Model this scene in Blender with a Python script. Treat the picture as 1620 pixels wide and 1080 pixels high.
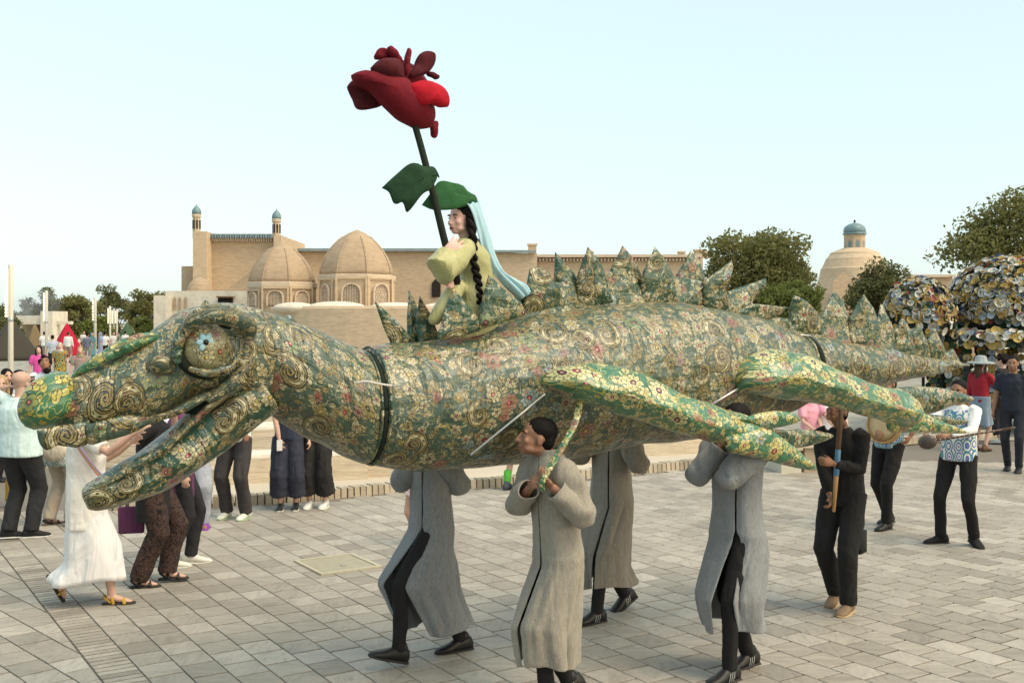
import bpy, math, random
import numpy as np
from mathutils import Vector
random.seed(7); np.random.seed(7)
for o in list(bpy.data.objects): bpy.data.objects.remove(o)
SC = bpy.context.scene; COL = SC.collection
R = math.radians
# ---------------------------------------------------------------- camera, sky, sun, exposure
CH = 2.25; FP = 1700.0; HY = 510.0                       # camera height (m), focal length and horizon of the 1620x1080 photograph
cam = bpy.data.objects.new('camera', bpy.data.cameras.new('camera')); COL.objects.link(cam)
cam.location = (0, 0, CH); cam.rotation_euler = (R(90), 0, 0)
cam.data.sensor_width = 36; cam.data.lens = 36*FP/1620; cam.data.shift_y = (HY-540)/1620
cam.data.clip_start = .1; cam.data.clip_end = 6000
SC.camera = cam
SUN_EL, SUN_AZ = R(58), R(120)                           # azimuth from +Y clockwise: right of and behind the camera
wd = bpy.data.worlds.new('World'); SC.world = wd; wd.use_nodes = True
nt = wd.node_tree; bg = nt.nodes['Background']
sky = nt.nodes.new('ShaderNodeTexSky'); sky.sky_type = 'NISHITA'; sky.sun_disc = False
sky.sun_elevation = R(14); sky.sun_rotation = SUN_AZ; sky.altitude = 200; sky.air_density = 1.0; sky.dust_density = 2.2; sky.ozone_density = 1.6
hs = nt.nodes.new('ShaderNodeHueSaturation'); hs.inputs['Saturation'].default_value = 1.05
mx = nt.nodes.new('ShaderNodeMix'); mx.data_type = 'RGBA'; mx.inputs[0].default_value = .50; mx.inputs[7].default_value = (5.9, 7.0, 7.0, 1)
nt.links.new(sky.outputs[0], hs.inputs['Color']); nt.links.new(hs.outputs[0], mx.inputs[6]); nt.links.new(mx.outputs[2], bg.inputs[0])
bg.inputs[1].default_value = .15
sl = bpy.data.lights.new('sun', 'SUN'); sl.energy = 2.6; sl.angle = R(35); sl.color = (1, .85, .64)
sun = bpy.data.objects.new('sun', sl); COL.objects.link(sun)
sd = Vector((math.sin(SUN_AZ)*math.cos(SUN_EL), math.cos(SUN_AZ)*math.cos(SUN_EL), math.sin(SUN_EL)))
sun.rotation_euler = sd.to_track_quat('Z', 'Y').to_euler(); sun.location = sd*50
vs = SC.view_settings; vs.view_transform = 'Standard'; vs.look = 'None'; vs.exposure = 0.5; vs.gamma = 1
SC.render.engine = 'CYCLES'
# ---------------------------------------------------------------- helpers
UP = np.array([0, 0, 1.0])
def A(*v): return np.array(v, float)
def nrm(v): v = np.asarray(v, float); return v/(np.linalg.norm(v)+1e-12)
def P(x, y, Y): return A((x-810)*Y/FP, Y, CH-(y-HY)*Y/FP)         # a pixel of the photograph at depth Y
def G(x, y): Y = CH*FP/(y-HY); return A((x-810)*Y/FP, Y, 0)       # a pixel on the ground
def tag(o, label=None, cat=None, group=None, kind=None):
    if label: o['label'] = label
    if cat: o['category'] = cat
    if group: o['group'] = group
    if kind: o['kind'] = kind
    return o
ORG = {}
def thing(name, loc, label, cat, group=None):
    o = bpy.data.objects.new(name, None); COL.objects.link(o); o.location = loc; o.empty_display_size = .1
    ORG[o] = np.array(loc, float); return tag(o, label, cat, group)
def mk(name, V, F, mat, parent=None, smooth=True, uv=None, attr=None):
    V = np.asarray(V, float)
    if parent is not None: org = ORG[parent]
    else: org = A((V[:, 0].min()+V[:, 0].max())/2, (V[:, 1].min()+V[:, 1].max())/2, V[:, 2].min())
    me = bpy.data.meshes.new(name); me.from_pydata((V-org).tolist(), [], [list(map(int, f)) for f in F]); me.validate()
    if smooth: me.polygons.foreach_set('use_smooth', [True]*len(me.polygons))
    if uv is not None:
        l = me.uv_layers.new(name='UVMap'); idx = np.zeros(len(me.loops), int); me.loops.foreach_get('vertex_index', idx)
        l.data.foreach_set('uv', np.asarray(uv, float)[idx].ravel())
    if attr is not None:
        a = me.attributes.new('rnd', 'FLOAT', 'POINT'); a.data.foreach_set('value', np.asarray(attr, float))
    if mat is not None: me.materials.append(mat)
    o = bpy.data.objects.new(name, me); COL.objects.link(o)
    if parent is not None: o.parent = parent
    else: o.location = org
    ORG[o] = org
    return o
def instance(src, parent, loc, rot=(0, 0, 0), scale=(1, 1, 1)):
    o = src.copy(); COL.objects.link(o); o.parent = parent
    o.location = np.asarray(loc)-(ORG[parent] if parent is not None else 0); o.rotation_euler = rot; o.scale = scale
    return o
class MB:                                                        # collects shapes, builds ONE mesh
    def __init__(s): s.V = []; s.F = []; s.U = []; s.at = []
    def add(s, V, F, uv=None, at=0.0):
        n = len(s.V); s.V += [tuple(v) for v in V]; s.F += [[i+n for i in f] for f in F]
        s.U += [tuple(u) for u in uv] if uv is not None else [(v[0], v[2]) for v in V]; s.at += [at]*len(V); return s
    def box(s, c, sz, rz=0, ax=None, taper=1.0, at=0.0):
        h = np.array(sz)/2
        if ax is None: ax = (A(math.cos(rz), math.sin(rz), 0), A(-math.sin(rz), math.cos(rz), 0), UP)
        V = []
        for z in (-1, 1):
            k = taper if z > 0 else 1
            for x, y in ((-1, -1), (1, -1), (1, 1), (-1, 1)):
                V.append(np.array(c)+ax[0]*h[0]*x*k+ax[1]*h[1]*y*k+ax[2]*h[2]*z)
        return s.add(V, [(3, 2, 1, 0), (4, 5, 6, 7), (0, 1, 5, 4), (1, 2, 6, 5), (2, 3, 7, 6), (3, 0, 4, 7)], at=at)
    def tube(s, pts, rad, n=10, cap=True, at=0.0):
        V, F, U = tube(pts, rad, n, cap); return s.add(V, F, U, at)
    def ell(s, c, r, ax=None, n=14, m=9, at=0.0):
        V, F, U = ellipsoid(c, r, ax, n, m); return s.add(V, F, U, at)
    def rings(s, rings, close=True, cap=True):
        V, F, U = loft(rings, close, cap); return s.add(V, F, U)
    def build(s, name, mat, parent=None, smooth=True, uv=False, attr=False):
        return mk(name, s.V, s.F, mat, parent, smooth, s.U if uv else None, s.at if attr else None)
def crom(S, m):                                                  # Catmull-Rom through the rows of S, m samples
    S = np.asarray(S, float); k = len(S); t = np.linspace(0, k-1, m); i = np.clip(t.astype(int), 0, k-2); u = (t-i)[:, None]
    g = lambda j: S[np.clip(j, 0, k-1)]
    p0, p1, p2, p3 = g(i-1), g(i), g(i+1), g(i+2)
    return .5*(2*p1+(p2-p0)*u+(2*p0-5*p1+4*p2-p3)*u**2+(3*p1-p0-3*p2+p3)*u**3)
def loft(rings, close=True, cap=True):
    rings = [np.asarray(r, float) for r in rings]; n = len(rings[0]); V = np.concatenate(rings); F = []; U = []
    L = 0
    for i, r in enumerate(rings):
        if i: L += np.linalg.norm(r.mean(0)-rings[i-1].mean(0))
        d = np.concatenate([[0], np.cumsum(np.linalg.norm(np.diff(r, axis=0), axis=1))]); d = d-d[-1]/2
        U += [(L, x) for x in d]
        if i:
            for j in range(n if close else n-1):
                k = (j+1) % n; F.append(((i-1)*n+j, (i-1)*n+k, i*n+k, i*n+j))
    if cap: F.append(tuple(range(n))[::-1]); F.append(tuple(range((len(rings)-1)*n, len(rings)*n)))
    return V, F, np.array(U)
def tube(pts, rad, n=10, cap=True):
    pts = np.asarray(pts, float); m = len(pts); rad = np.broadcast_to(np.asarray(rad, float), (m,)) if np.ndim(rad) < 2 else np.asarray(rad)
    T = np.gradient(pts, axis=0); T = np.array([nrm(t) for t in T])
    a = nrm(np.cross(T[0], UP)) if abs(T[0][2]) < .95 else nrm(np.cross(T[0], A(0, 1, 0)))
    th = np.linspace(0, 2*np.pi, n, endpoint=False); rings = []
    if cap:
        pts = np.concatenate([[pts[0]-T[0]*rad[0].mean()*.55], pts, [pts[-1]+T[-1]*rad[-1].mean()*.55]]); T = np.concatenate([T[:1], T, T[-1:]])
        rad = np.concatenate([rad[:1]*.5, rad, rad[-1:]*.5])
    for p, t, r in zip(pts, T, rad):
        a = nrm(a-t*np.dot(a, t)); b = np.cross(t, a); ra, rb = (r, r) if np.ndim(r) == 0 else r
        rings.append(p+np.outer(np.cos(th)*ra, a)+np.outer(np.sin(th)*rb, b))
    return loft(rings, True, True)
def ellipsoid(c, r, ax=None, n=14, m=9):
    if np.ndim(r) == 0: r = (r, r, r)
    ax = ax if ax is not None else (A(1, 0, 0), A(0, 1, 0), UP); rings = []
    for i in range(m):
        ph = -np.pi/2+np.pi*(i+.12)/(m-1+.24); th = np.linspace(0, 2*np.pi, n, endpoint=False)
        rings.append(np.array(c)+np.outer(np.cos(th)*np.cos(ph)*r[0], ax[0])+np.outer(np.sin(th)*np.cos(ph)*r[1], ax[1])+np.sin(ph)*r[2]*ax[2])
    return loft(rings, True, True)
TEX = {}
def clouds(sc):
    if sc not in TEX:
        t = bpy.data.textures.new('clouds%g' % sc, 'CLOUDS'); t.noise_scale = sc; t.noise_depth = 2; TEX[sc] = t
    return TEX[sc]
def blobify(o, vox=.012, smooth=4, wr=0, wsc=.1):                # melt the shapes of one mesh into one continuous skin
    r = o.modifiers.new('remesh', 'REMESH'); r.mode = 'VOXEL'; r.voxel_size = vox; r.use_smooth_shade = True
    s = o.modifiers.new('smooth', 'SMOOTH'); s.iterations = smooth; s.factor = .5
    if wr:
        d = o.modifiers.new('folds', 'DISPLACE'); d.texture = clouds(wsc); d.strength = wr; d.mid_level = .5
    return o
def pillow(out, nv, th, dens=3, bend=0.0, ripple=0.0, sharp=False):           # a stuffed fabric shape from its outline
    out = np.asarray(out, float); out = np.concatenate([out, out[:1]])
    pts = crom(out, (len(out)-1)*dens+1)[:-1] if not sharp else np.concatenate([a_+(b_-a_)*np.linspace(0, 1, dens, endpoint=False)[:, None] for a_, b_ in zip(out[:-1], out[1:])]); n = len(pts); c = pts.mean(0); nv = nrm(nv)
    sz = np.linalg.norm(pts-c, axis=1).max(); V = []; F = []
    lev = [(1, 0), (.95, .45), (.8, .8), (.5, 1), (.2, 1.08)]
    def lift(p): d = np.linalg.norm(p-c)/sz; return nv*(bend*d*d+ripple*math.sin(9*d+3*p[0]*9))
    idx = {}
    for si, sg in enumerate((1, -1)):
        for li, (k, h) in enumerate(lev):
            if si == 1 and li == 0: idx[(1, 0)] = idx[(0, 0)]; continue
            idx[(si, li)] = len(V)
            for p in pts: q = c+(p-c)*k; V.append(q+nv*th*h*sg+lift(q))
        for li in range(len(lev)-1):
            a, b = idx[(si, li)], idx[(si, li+1)]
            for j in range(n):
                k2 = (j+1) % n; f = (a+j, a+k2, b+k2, b+j); F.append(f if sg > 0 else f[::-1])
        b = idx[(si, len(lev)-1)]; F.append(tuple(range(b, b+n)) if sg > 0 else tuple(range(b, b+n))[::-1])
    V = np.array(V); a = nrm(np.cross(UP, nv)); U = np.stack([V@a, V[:, 2]], 1)
    return V, F, U
# ---------------------------------------------------------------- node expressions and materials
class X:                                                         # a shader socket that understands arithmetic
    def __init__(s, nt, v): s.nt = nt; s.v = v
    def op(s, o, *a, clamp=False):
        n = s.nt.nodes.new('ShaderNodeMath'); n.operation = o; n.use_clamp = clamp
        for i, x in enumerate((s,)+a):
            x = x.v if isinstance(x, X) else x
            if isinstance(x, (int, float)): n.inputs[i].default_value = x
            else: s.nt.links.new(x, n.inputs[i])
        return X(s.nt, n.outputs[0])
    def __add__(s, b): return s.op('ADD', b)
    def __radd__(s, b): return s.op('ADD', b)
    def __sub__(s, b): return s.op('SUBTRACT', b)
    def __rsub__(s, b): return X(s.nt, b).op('SUBTRACT', s)
    def __mul__(s, b): return s.op('MULTIPLY', b)
    def __rmul__(s, b): return s.op('MULTIPLY', b)
    def __truediv__(s, b): return s.op('DIVIDE', b)
    def lt(s, b): return s.op('LESS_THAN', b)
    def gt(s, b): return s.op('GREATER_THAN', b)
    def sin(s): return s.op('SINE')
    def cos(s): return s.op('COSINE')
    def abs(s): return s.op('ABSOLUTE')
    def sqrt(s): return s.op('SQRT')
    def pow(s, k): return s.op('POWER', k)
    def atan2(s, b): return s.op('ARCTAN2', b)
class NT:
    def __init__(s, name):
        s.m = bpy.data.materials.new(name); s.m.use_nodes = True; s.t = s.m.node_tree
        s.b = s.t.nodes['Principled BSDF']; s.b.inputs['Roughness'].default_value = .8; s.b.inputs['Specular IOR Level'].default_value = .25
    def n(s, k, **kw):
        n = s.t.nodes.new('ShaderNode'+k)
        for a, v in kw.items(): setattr(n, a, v)
        return n
    def l(s, a, b): s.t.links.new(a.v if isinstance(a, X) else a, b)
    def coord(s, k='Object'): return s.n('TexCoord').outputs[k]
    def pos(s): return s.n('NewGeometry').outputs['Position']
    def map(s, vec, sc=(1, 1, 1), rot=(0, 0, 0), loc=(0, 0, 0)):
        m = s.n('Mapping'); m.inputs['Scale'].default_value = sc; m.inputs['Rotation'].default_value = rot; m.inputs['Location'].default_value = loc
        s.l(vec, m.inputs['Vector']); return m.outputs[0]
    def noise(s, vec, sc, det=4, rough=.55, dist=0, w=None):
        n = s.n('TexNoise', noise_dimensions='4D' if w is not None else '3D'); n.inputs['Scale'].default_value = sc; n.inputs['Detail'].default_value = det
        n.inputs['Roughness'].default_value = rough; n.inputs['Distortion'].default_value = dist; s.l(vec, n.inputs['Vector'])
        if w is not None: s.l(w, n.inputs['W'])
        return X(s.t, n.outputs['Fac'])
    def ramp(s, f, stops, const=False):
        r = s.n('ValToRGB'); e = r.color_ramp.elements
        if const: r.color_ramp.interpolation = 'CONSTANT'
        while len(e) < len(stops): e.new(.5)
        for q, (p, c) in zip(e, stops): q.position = p; q.color = (*c, 1)
        s.l(f, r.inputs[0]); return r.outputs[0]
    def mix(s, f, a, b, mode='MIX'):
        m = s.n('Mix', data_type='RGBA', blend_type=mode)
        for v, i in ((f, m.inputs[0]), (a, m.inputs[6]), (b, m.inputs[7])):
            if isinstance(v, (int, float)): i.default_value = v
            elif isinstance(v, tuple): i.default_value = (*v, 1)
            else: s.l(v, i)
        return m.outputs[2]
    def bump(s, h, d=.01, st=.6, prev=None):
        b = s.n('Bump'); b.inputs['Distance'].default_value = d; b.inputs['Strength'].default_value = st; s.l(h, b.inputs['Height'])
        if prev is not None: s.l(prev, b.inputs['Normal'])
        return b.outputs[0]
    def out(s, col=None, rough=None, nor=None, **kw):
        if col is not None:
            if isinstance(col, tuple): s.b.inputs['Base Color'].default_value = (*col, 1)
            else: s.l(col, s.b.inputs['Base Color'])
        if rough is not None:
            if isinstance(rough, (int, float)): s.b.inputs['Roughness'].default_value = rough
            else: s.l(rough, s.b.inputs['Roughness'])
        if nor is not None: s.l(nor, s.b.inputs['Normal'])
        for k, v in kw.items(): s.b.inputs[k.replace('_', ' ')].default_value = v
        return s.m
MC = {}
def dim(c, k): return tuple(x*k for x in c)
def cloth(name, c, var=.25, rough=.85, fold=1.0, weave=True, sheen=.0):
    if name in MC: return MC[name]
    s = NT(name); p = s.coord(); n = s.noise(p, 9, 3); f = s.noise(s.map(p, (8, 8, 3)), 1, 2, .45, 1.2); w = s.noise(p, 260, 2)
    c1 = s.mix(n, dim(c, 1-var), dim(c, 1+var)); c2 = s.mix(w, c1, dim(c, 1.3)) if weave else c1
    m = s.out(c2, rough, s.bump(f, .042*fold, .7, s.bump(w, .002, .3)))
    if sheen: s.b.inputs['Sheen Weight'].default_value = sheen
    MC[name] = m; return m
def plain(name, c, rough=.6, var=.12, sc=20, bump=.0, metal=0, spec=.3):
    if name in MC: return MC[name]
    s = NT(name); n = s.noise(s.coord(), sc, 4)
    m = s.out(s.mix(n, dim(c, 1-var), dim(c, 1+var)), rough, s.bump(n, bump, .5) if bump else None, Metallic=metal)
    s.b.inputs['Specular IOR Level'].default_value = spec; MC[name] = m; return m
def skin(name, c):
    if name in MC: return MC[name]
    s = NT(name); p = s.coord(); n = s.noise(p, 18, 3); q = s.noise(p, 120, 2)
    m = s.out(s.mix(n, dim(c, .82), (c[0]*1.12, c[1]*1.02, c[2]*.98)), .5, s.bump(q, .0015, .3))
    s.b.inputs['Subsurface Weight'].default_value = .06; s.b.inputs['Subsurface Radius'].default_value = (.02, .008, .004); MC[name] = m; return m
def wool(name, c, c2):
    s = NT(name); p = s.coord(); n = s.noise(p, 5, 4); f = s.noise(s.map(p, (6.5, 6.5, .75)), 1, 2, .4, .6)
    fl = s.noise(s.map(p, (1, 1, .35)), 330, 2, .6); tw = s.noise(s.map(p, (1, 1, .18)), 110, 2, .6)
    col = s.mix(s.ramp(fl, [(.35, (0, 0, 0)), (.65, (1, 1, 1))]), dim(c, .55), dim(c2, 1.4)); col = s.mix(s.ramp(tw, [(.35, (0, 0, 0)), (.6, (1, 1, 1))]), dim(c, .62), col); col = s.mix(n, col, dim(c2, .9))
    return s.out(s.mix(.8, c, col), .95, s.bump(f, .06, .7, s.bump(tw, .002, .35, s.bump(fl, .002, .5))), Sheen_Weight=.15)
def emit(name, c, st):
    s = NT(name); return s.out(c, .5, Emission_Color=(*c, 1), Emission_Strength=st)
def sand_brick(name, c, c2, cz=14, stain=.5):                    # far brickwork: courses, stains
    s = NT(name); p = s.pos(); n = s.noise(p, .35, 5); k = s.noise(s.map(p, (2.2, 2.2, cz)), 1, 3, .7); g = s.noise(s.map(p, (1, 1, .25)), 1.3, 5, .65)
    b = s.noise(p, 7, 3, .7)
    col = s.mix(n, c, c2); col = s.mix(s.ramp(k, [(.35, (0, 0, 0)), (.6, (1, 1, 1))]), dim(c, .66), col); col = s.mix(s.ramp(g, [(.5, (0, 0, 0)), (.8, (stain*1.5,)*3)]), col, dim(c, .52)); col = s.mix(b, col, dim(c2, 1.15))
    return s.out(s.mix(.5, col, s.mix(k, dim(c, .7), dim(c2, 1.1))), .95, s.bump(k, .03, .5))
def brocade(name, base, base2, gold, cream, kx=1.0, dense=1.0, gloss=.42, leafy=False):
    """woven fabric: scrolls, rosettes, leaves and vines in metres of the cloth's own UV"""
    s = NT(name); t = s.t
    uv = s.n('UVMap', uv_map='UVMap').outputs[0]
    wob = s.n('TexNoise'); wob.inputs['Scale'].default_value = 5; wob.inputs['Detail'].default_value = 2; s.l(uv, wob.inputs['Vector'])
    va = s.n('VectorMath', operation='SCALE'); va.inputs['Scale'].default_value = .05; s.l(wob.outputs['Color'], va.inputs[0])
    vb = s.n('VectorMath', operation='ADD'); s.l(uv, vb.inputs[0]); s.l(va.outputs[0], vb.inputs[1])
    wb2 = s.n('TexNoise'); wb2.inputs['Scale'].default_value = 38; wb2.inputs['Detail'].default_value = 2; s.l(uv, wb2.inputs['Vector'])
    vc = s.n('VectorMath', operation='SCALE'); vc.inputs['Scale'].default_value = .022; s.l(wb2.outputs['Color'], vc.inputs[0])
    vd = s.n('VectorMath', operation='ADD'); s.l(vb.outputs[0], vd.inputs[0]); s.l(vc.outputs[0], vd.inputs[1]); uvw = vd.outputs[0]
    def layer(scale, rnd, off=(0, 0, 0), stretch=1.0):
        m = s.map(uvw, (scale*kx, scale*kx*stretch, 1), (0, 0, 0), off)
        v = s.n('TexVoronoi', voronoi_dimensions='2D', feature='F1'); v.inputs['Scale'].default_value = 1; v.inputs['Randomness'].default_value = rnd
        s.l(m, v.inputs['Vector']); d = s.n('VectorMath', operation='SUBTRACT'); s.l(m, d.inputs[0]); s.l(v.outputs['Position'], d.inputs[1])
        q = s.n('SeparateXYZ'); s.l(d.outputs[0], q.inputs[0]); c = s.n('SeparateColor'); s.l(v.outputs['Color'], c.inputs[0])
        px, py = X(t, q.outputs[0]), X(t, q.outputs[1]); ra, rb, rc = (X(t, c.outputs[i]) for i in range(3))
        return px, py, ra, rb, rc
    def rot(px, py, ang): c, d = ang.cos(), ang.sin(); return px*c+py*d, py*c-px*d
    blk = (.012, .012, .008)
    # base with satin streaks
    st = s.noise(s.map(uv, (60, 3, 1)), 1, 3, .6); bn = s.noise(uv, 3, 3)
    col = s.mix(bn, base, base2); col = s.mix(st*.5, col, dim(base2, 1.25))
    # vines
    vn = s.noise(uvw, 7.5*kx, 1, .4, .5); vv = (vn-.5).abs(); col = s.mix(vv.lt(.012), col, gold)
    vn2 = s.noise(s.map(uvw, (1, 1, 1), (0, 0, 0), (7, 3, 0)), 11*kx, 1, .4, .8); col = s.mix((vn2-.52).abs().lt(.011)*vn.gt(.42), col, cream)
    def leaves(scale, off, pres, c1):
        nonlocal col
        px, py, ra, rb, rc = layer(scale, .95, off); x, y = rot(px, py, ra*6.283+px*1.6)
        d = y.abs()-(.20-x*x*1.15)*(.85+rb*.5); on = rc.lt(pres)
        col = s.mix(d.lt(.035)*on, col, blk)
        lc = s.mix(rb, gold, c1); lc = s.mix((y.abs()-x.abs()*.12).lt(.018)*x.lt(.28), lc, dim(gold, .3))
        lc = s.mix(((x*26+y.abs()*20).sin()).gt(.75), lc, dim(gold, .55))
        col = s.mix(d.lt(0)*on, col, lc)
    leaves(11.5, (0, 0, 0), .46*dense, cream)
    leaves(8.2, (3.3, 5.1, 0), .55*dense, cream)
    def flowers(scale, off, pres, cols, pet):
        nonlocal col
        px, py, ra, rb, rc = layer(scale, .85, off); r = (px*px+py*py).sqrt(); th = py.atan2(px)+ra*6.283
        rp = .27+(th*pet).cos().abs()*.13+rb*.05; on = rc.lt(pres)
        col = s.mix((r-rp).lt(.035)*on, col, blk)
        pc = s.ramp(rb, cols, True); pc = s.mix(((th*pet).cos().abs()).lt(.28)*r.gt(.10), pc, blk); pc = s.mix((((th*pet*5).cos()).gt(.55))*r.gt(.16), pc, s.mix(.55, pc, dim(gold, .35)))
        pc = s.mix((r-rp*.62).abs().lt(.022), pc, dim(gold, .5)); pc = s.mix(r*1.9, pc, s.mix(.4, pc, cream))
        cc = s.ramp(ra, [(0, (.30, .02, .03)), (.4, (.45, .30, .05)), (.6, (.02, .02, .02)), (.75, (.16, .02, .05))], True)
        pc = s.mix(r.lt(.13), pc, blk); pc = s.mix(r.lt(.10), pc, cc); pc = s.mix(r.lt(.035), pc, cream)
        col = s.mix((r-rp).lt(0)*on, col, pc)
    cols = [(0, cream), (.40, gold), (.66, (.24, .025, .02)), (.75, (.20, .36, .42)), (.80, dim(cream, 1.1)), (.90, (.06, .17, .05)), (.97, (.22, .09, .12))]
    flowers(7.6, (1.7, 2.2, 0), (.62 if leafy else .38)*dense, cols, 2.5)
    flowers(4.6, (8.1, 4.4, 0), (.42 if leafy else .30)*dense, cols, 4.0)
    if not leafy:                                                # big curled scrolls
        for off, sc, sg, prs in (((0, 0, 0), 1.75, 1, .55), ((5.5, 9.1, 0), 2.1, -1, .42)):
            px, py, ra, rb, rc = layer(sc, .62, off); px = px*sg
            x, y = rot(px, py, ra*6.283); r = (x*x+y*y).sqrt(); tt = y.atan2(x)/6.2832+.5
            on = rc.lt(prs)
            for turn in (1, 0):                                  # outer winding over the inner one
                q = tt+turn; Rr = .035+q*q*.075; w = (.014+(q*.5).pow(2.2)*.10)*((2-q)*3.0).op('MINIMUM', 1.0)
                d = (r-Rr).abs()-w
                sc_c = s.mix((d+.03).abs().lt(.012), cream, dim(gold, .35)); sc_c = s.mix(((tt*60).sin().gt(.2))*((d+.055).lt(0))*(r-Rr).abs().lt(.02), sc_c, dim(gold, .4))
                sc_c = s.mix(d.gt(-.016), sc_c, gold)
                col = s.mix(d.lt(.022)*on, col, blk); col = s.mix(d.lt(0)*on, col, sc_c)
    wv = s.noise(s.map(uv, (420, 420, 1)), 1, 1); fold = s.noise(s.map(uv, (5, 2.2, 1)), 1, 3, .5, 1.0); fold2 = s.noise(s.map(uv, (3, 11, 1)), 1, 3, .5, .4)
    col = s.mix(wv*.35, col, s.mix(1.0, col, (.45, .45, .45), 'MULTIPLY'))
    m = s.out(col, gloss, s.bump(fold, .10, .65, s.bump(fold2, .04, .6, s.bump(wv, .0015, .35))), Sheen_Weight=.12, Sheen_Roughness=.32)
    s.b.inputs['Specular IOR Level'].default_value = .75
    return m
M = {}
M['bro'] = brocade('sage_brocade', (.018, .046, .027), (.055, .092, .060), (.23, .175, .042), (.44, .40, .235), kx=1.7)
M['bro_eye'] = brocade('eye_brocade', (.20, .19, .09), (.30, .28, .15), (.22, .18, .05), (.56, .52, .30), kx=2.0, dense=1.2, gloss=.5, leafy=True)
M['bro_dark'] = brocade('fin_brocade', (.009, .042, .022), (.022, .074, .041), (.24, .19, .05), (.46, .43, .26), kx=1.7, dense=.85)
M['bro_leg'] = brocade('leg_brocade', (.028, .120, .058), (.060, .190, .095), (.46, .40, .09), (.66, .62, .30), kx=1.35, dense=.85, gloss=.36, leafy=True)
M['bro_nose'] = brocade('nose_brocade', (.022, .130, .055), (.05, .17, .08), (.44, .38, .06), (.55, .48, .12), kx=1.3, dense=.8, gloss=.4, leafy=True)
M['dark_gap'] = plain('gap_shade', (.012, .018, .012), .9)  # near-black colour standing for shade in seam gaps, eye socket and mouth
M['steel'] = plain('bare_steel_rod', (.42, .42, .40), .35, .1, 60, metal=.7)
M['coat_b'] = wool('beige_grey_wool', (.27, .24, .19), (.34, .31, .25))
M['coat_g'] = wool('blue_grey_wool', (.17, .175, .175), (.24, .25, .25))
M['coat_w'] = wool('warm_grey_wool', (.20, .18, .145), (.27, .245, .20))
M['coat_m'] = wool('mid_grey_wool', (.20, .205, .205), (.28, .285, .285))
M['blackcloth'] = cloth('black_cloth', (.012, .011, .011), .3, .9)
M['blackshoe'] = plain('black_leather', (.015, .014, .013), .45, .2, 40, .002)
M['shoestripe'] = plain('grey_shoe_stripe', (.35, .34, .32), .6)
M['sole_dark'] = plain('dark_rubber_sole', (.03, .027, .024), .8)
M['sole_white'] = plain('white_rubber_sole', (.62, .60, .53), .7)
M['skin_t'] = skin('tan_skin', (.29, .155, .095)); M['skin_l'] = skin('light_skin', (.56, .36, .27)); M['skin_d'] = skin('dark_tan_skin', (.27, .135, .085))
M['hair'] = plain('black_hair', (.008, .006, .0055), .65, .4, 90, .004, spec=.12)
M['hair_brown'] = plain('brown_hair', (.05, .028, .018), .55, .4, 90, .004); M['hair_blond'] = plain('blond_hair', (.38, .25, .12), .55, .3, 90, .004)
M['eyew'] = plain('eye_white', (.30, .26, .23), .35); M['iris'] = plain('dark_iris', (.02, .012, .008), .2); M['lip'] = plain('lips', (.26, .095, .075), .55)
def velvet(name, c):
    s = NT(name); p = s.coord(); n = s.noise(p, 14, 4); q = s.noise(p, 240, 2)
    s.out(s.mix(n, dim(c, .6), dim(c, 1.25)), .85, s.bump(n, .02, .4, s.bump(q, .003, .5)), Sheen_Weight=.35, Sheen_Roughness=.35)
    s.b.inputs['Sheen Tint'].default_value = (min(1, c[0]*2.2), c[1]*1.5, c[2]*1.5, 1); return s.m
M['rose'] = velvet('dark_red_velvet', (.15, .006, .014)); M['rose_lit'] = velvet('lit_red_velvet', (.42, .006, .018)); M['rose_shaded'] = velvet('shaded_red_velvet', (.075, .008, .012))  # one rose: lit petal brighter, shaded petals darker, painted into the colour
M['leaf'] = velvet('dark_green_velvet', (.014, .045, .02)); M['leaf_b'] = velvet('green_satin_leaf', (.03, .115, .04))
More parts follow.
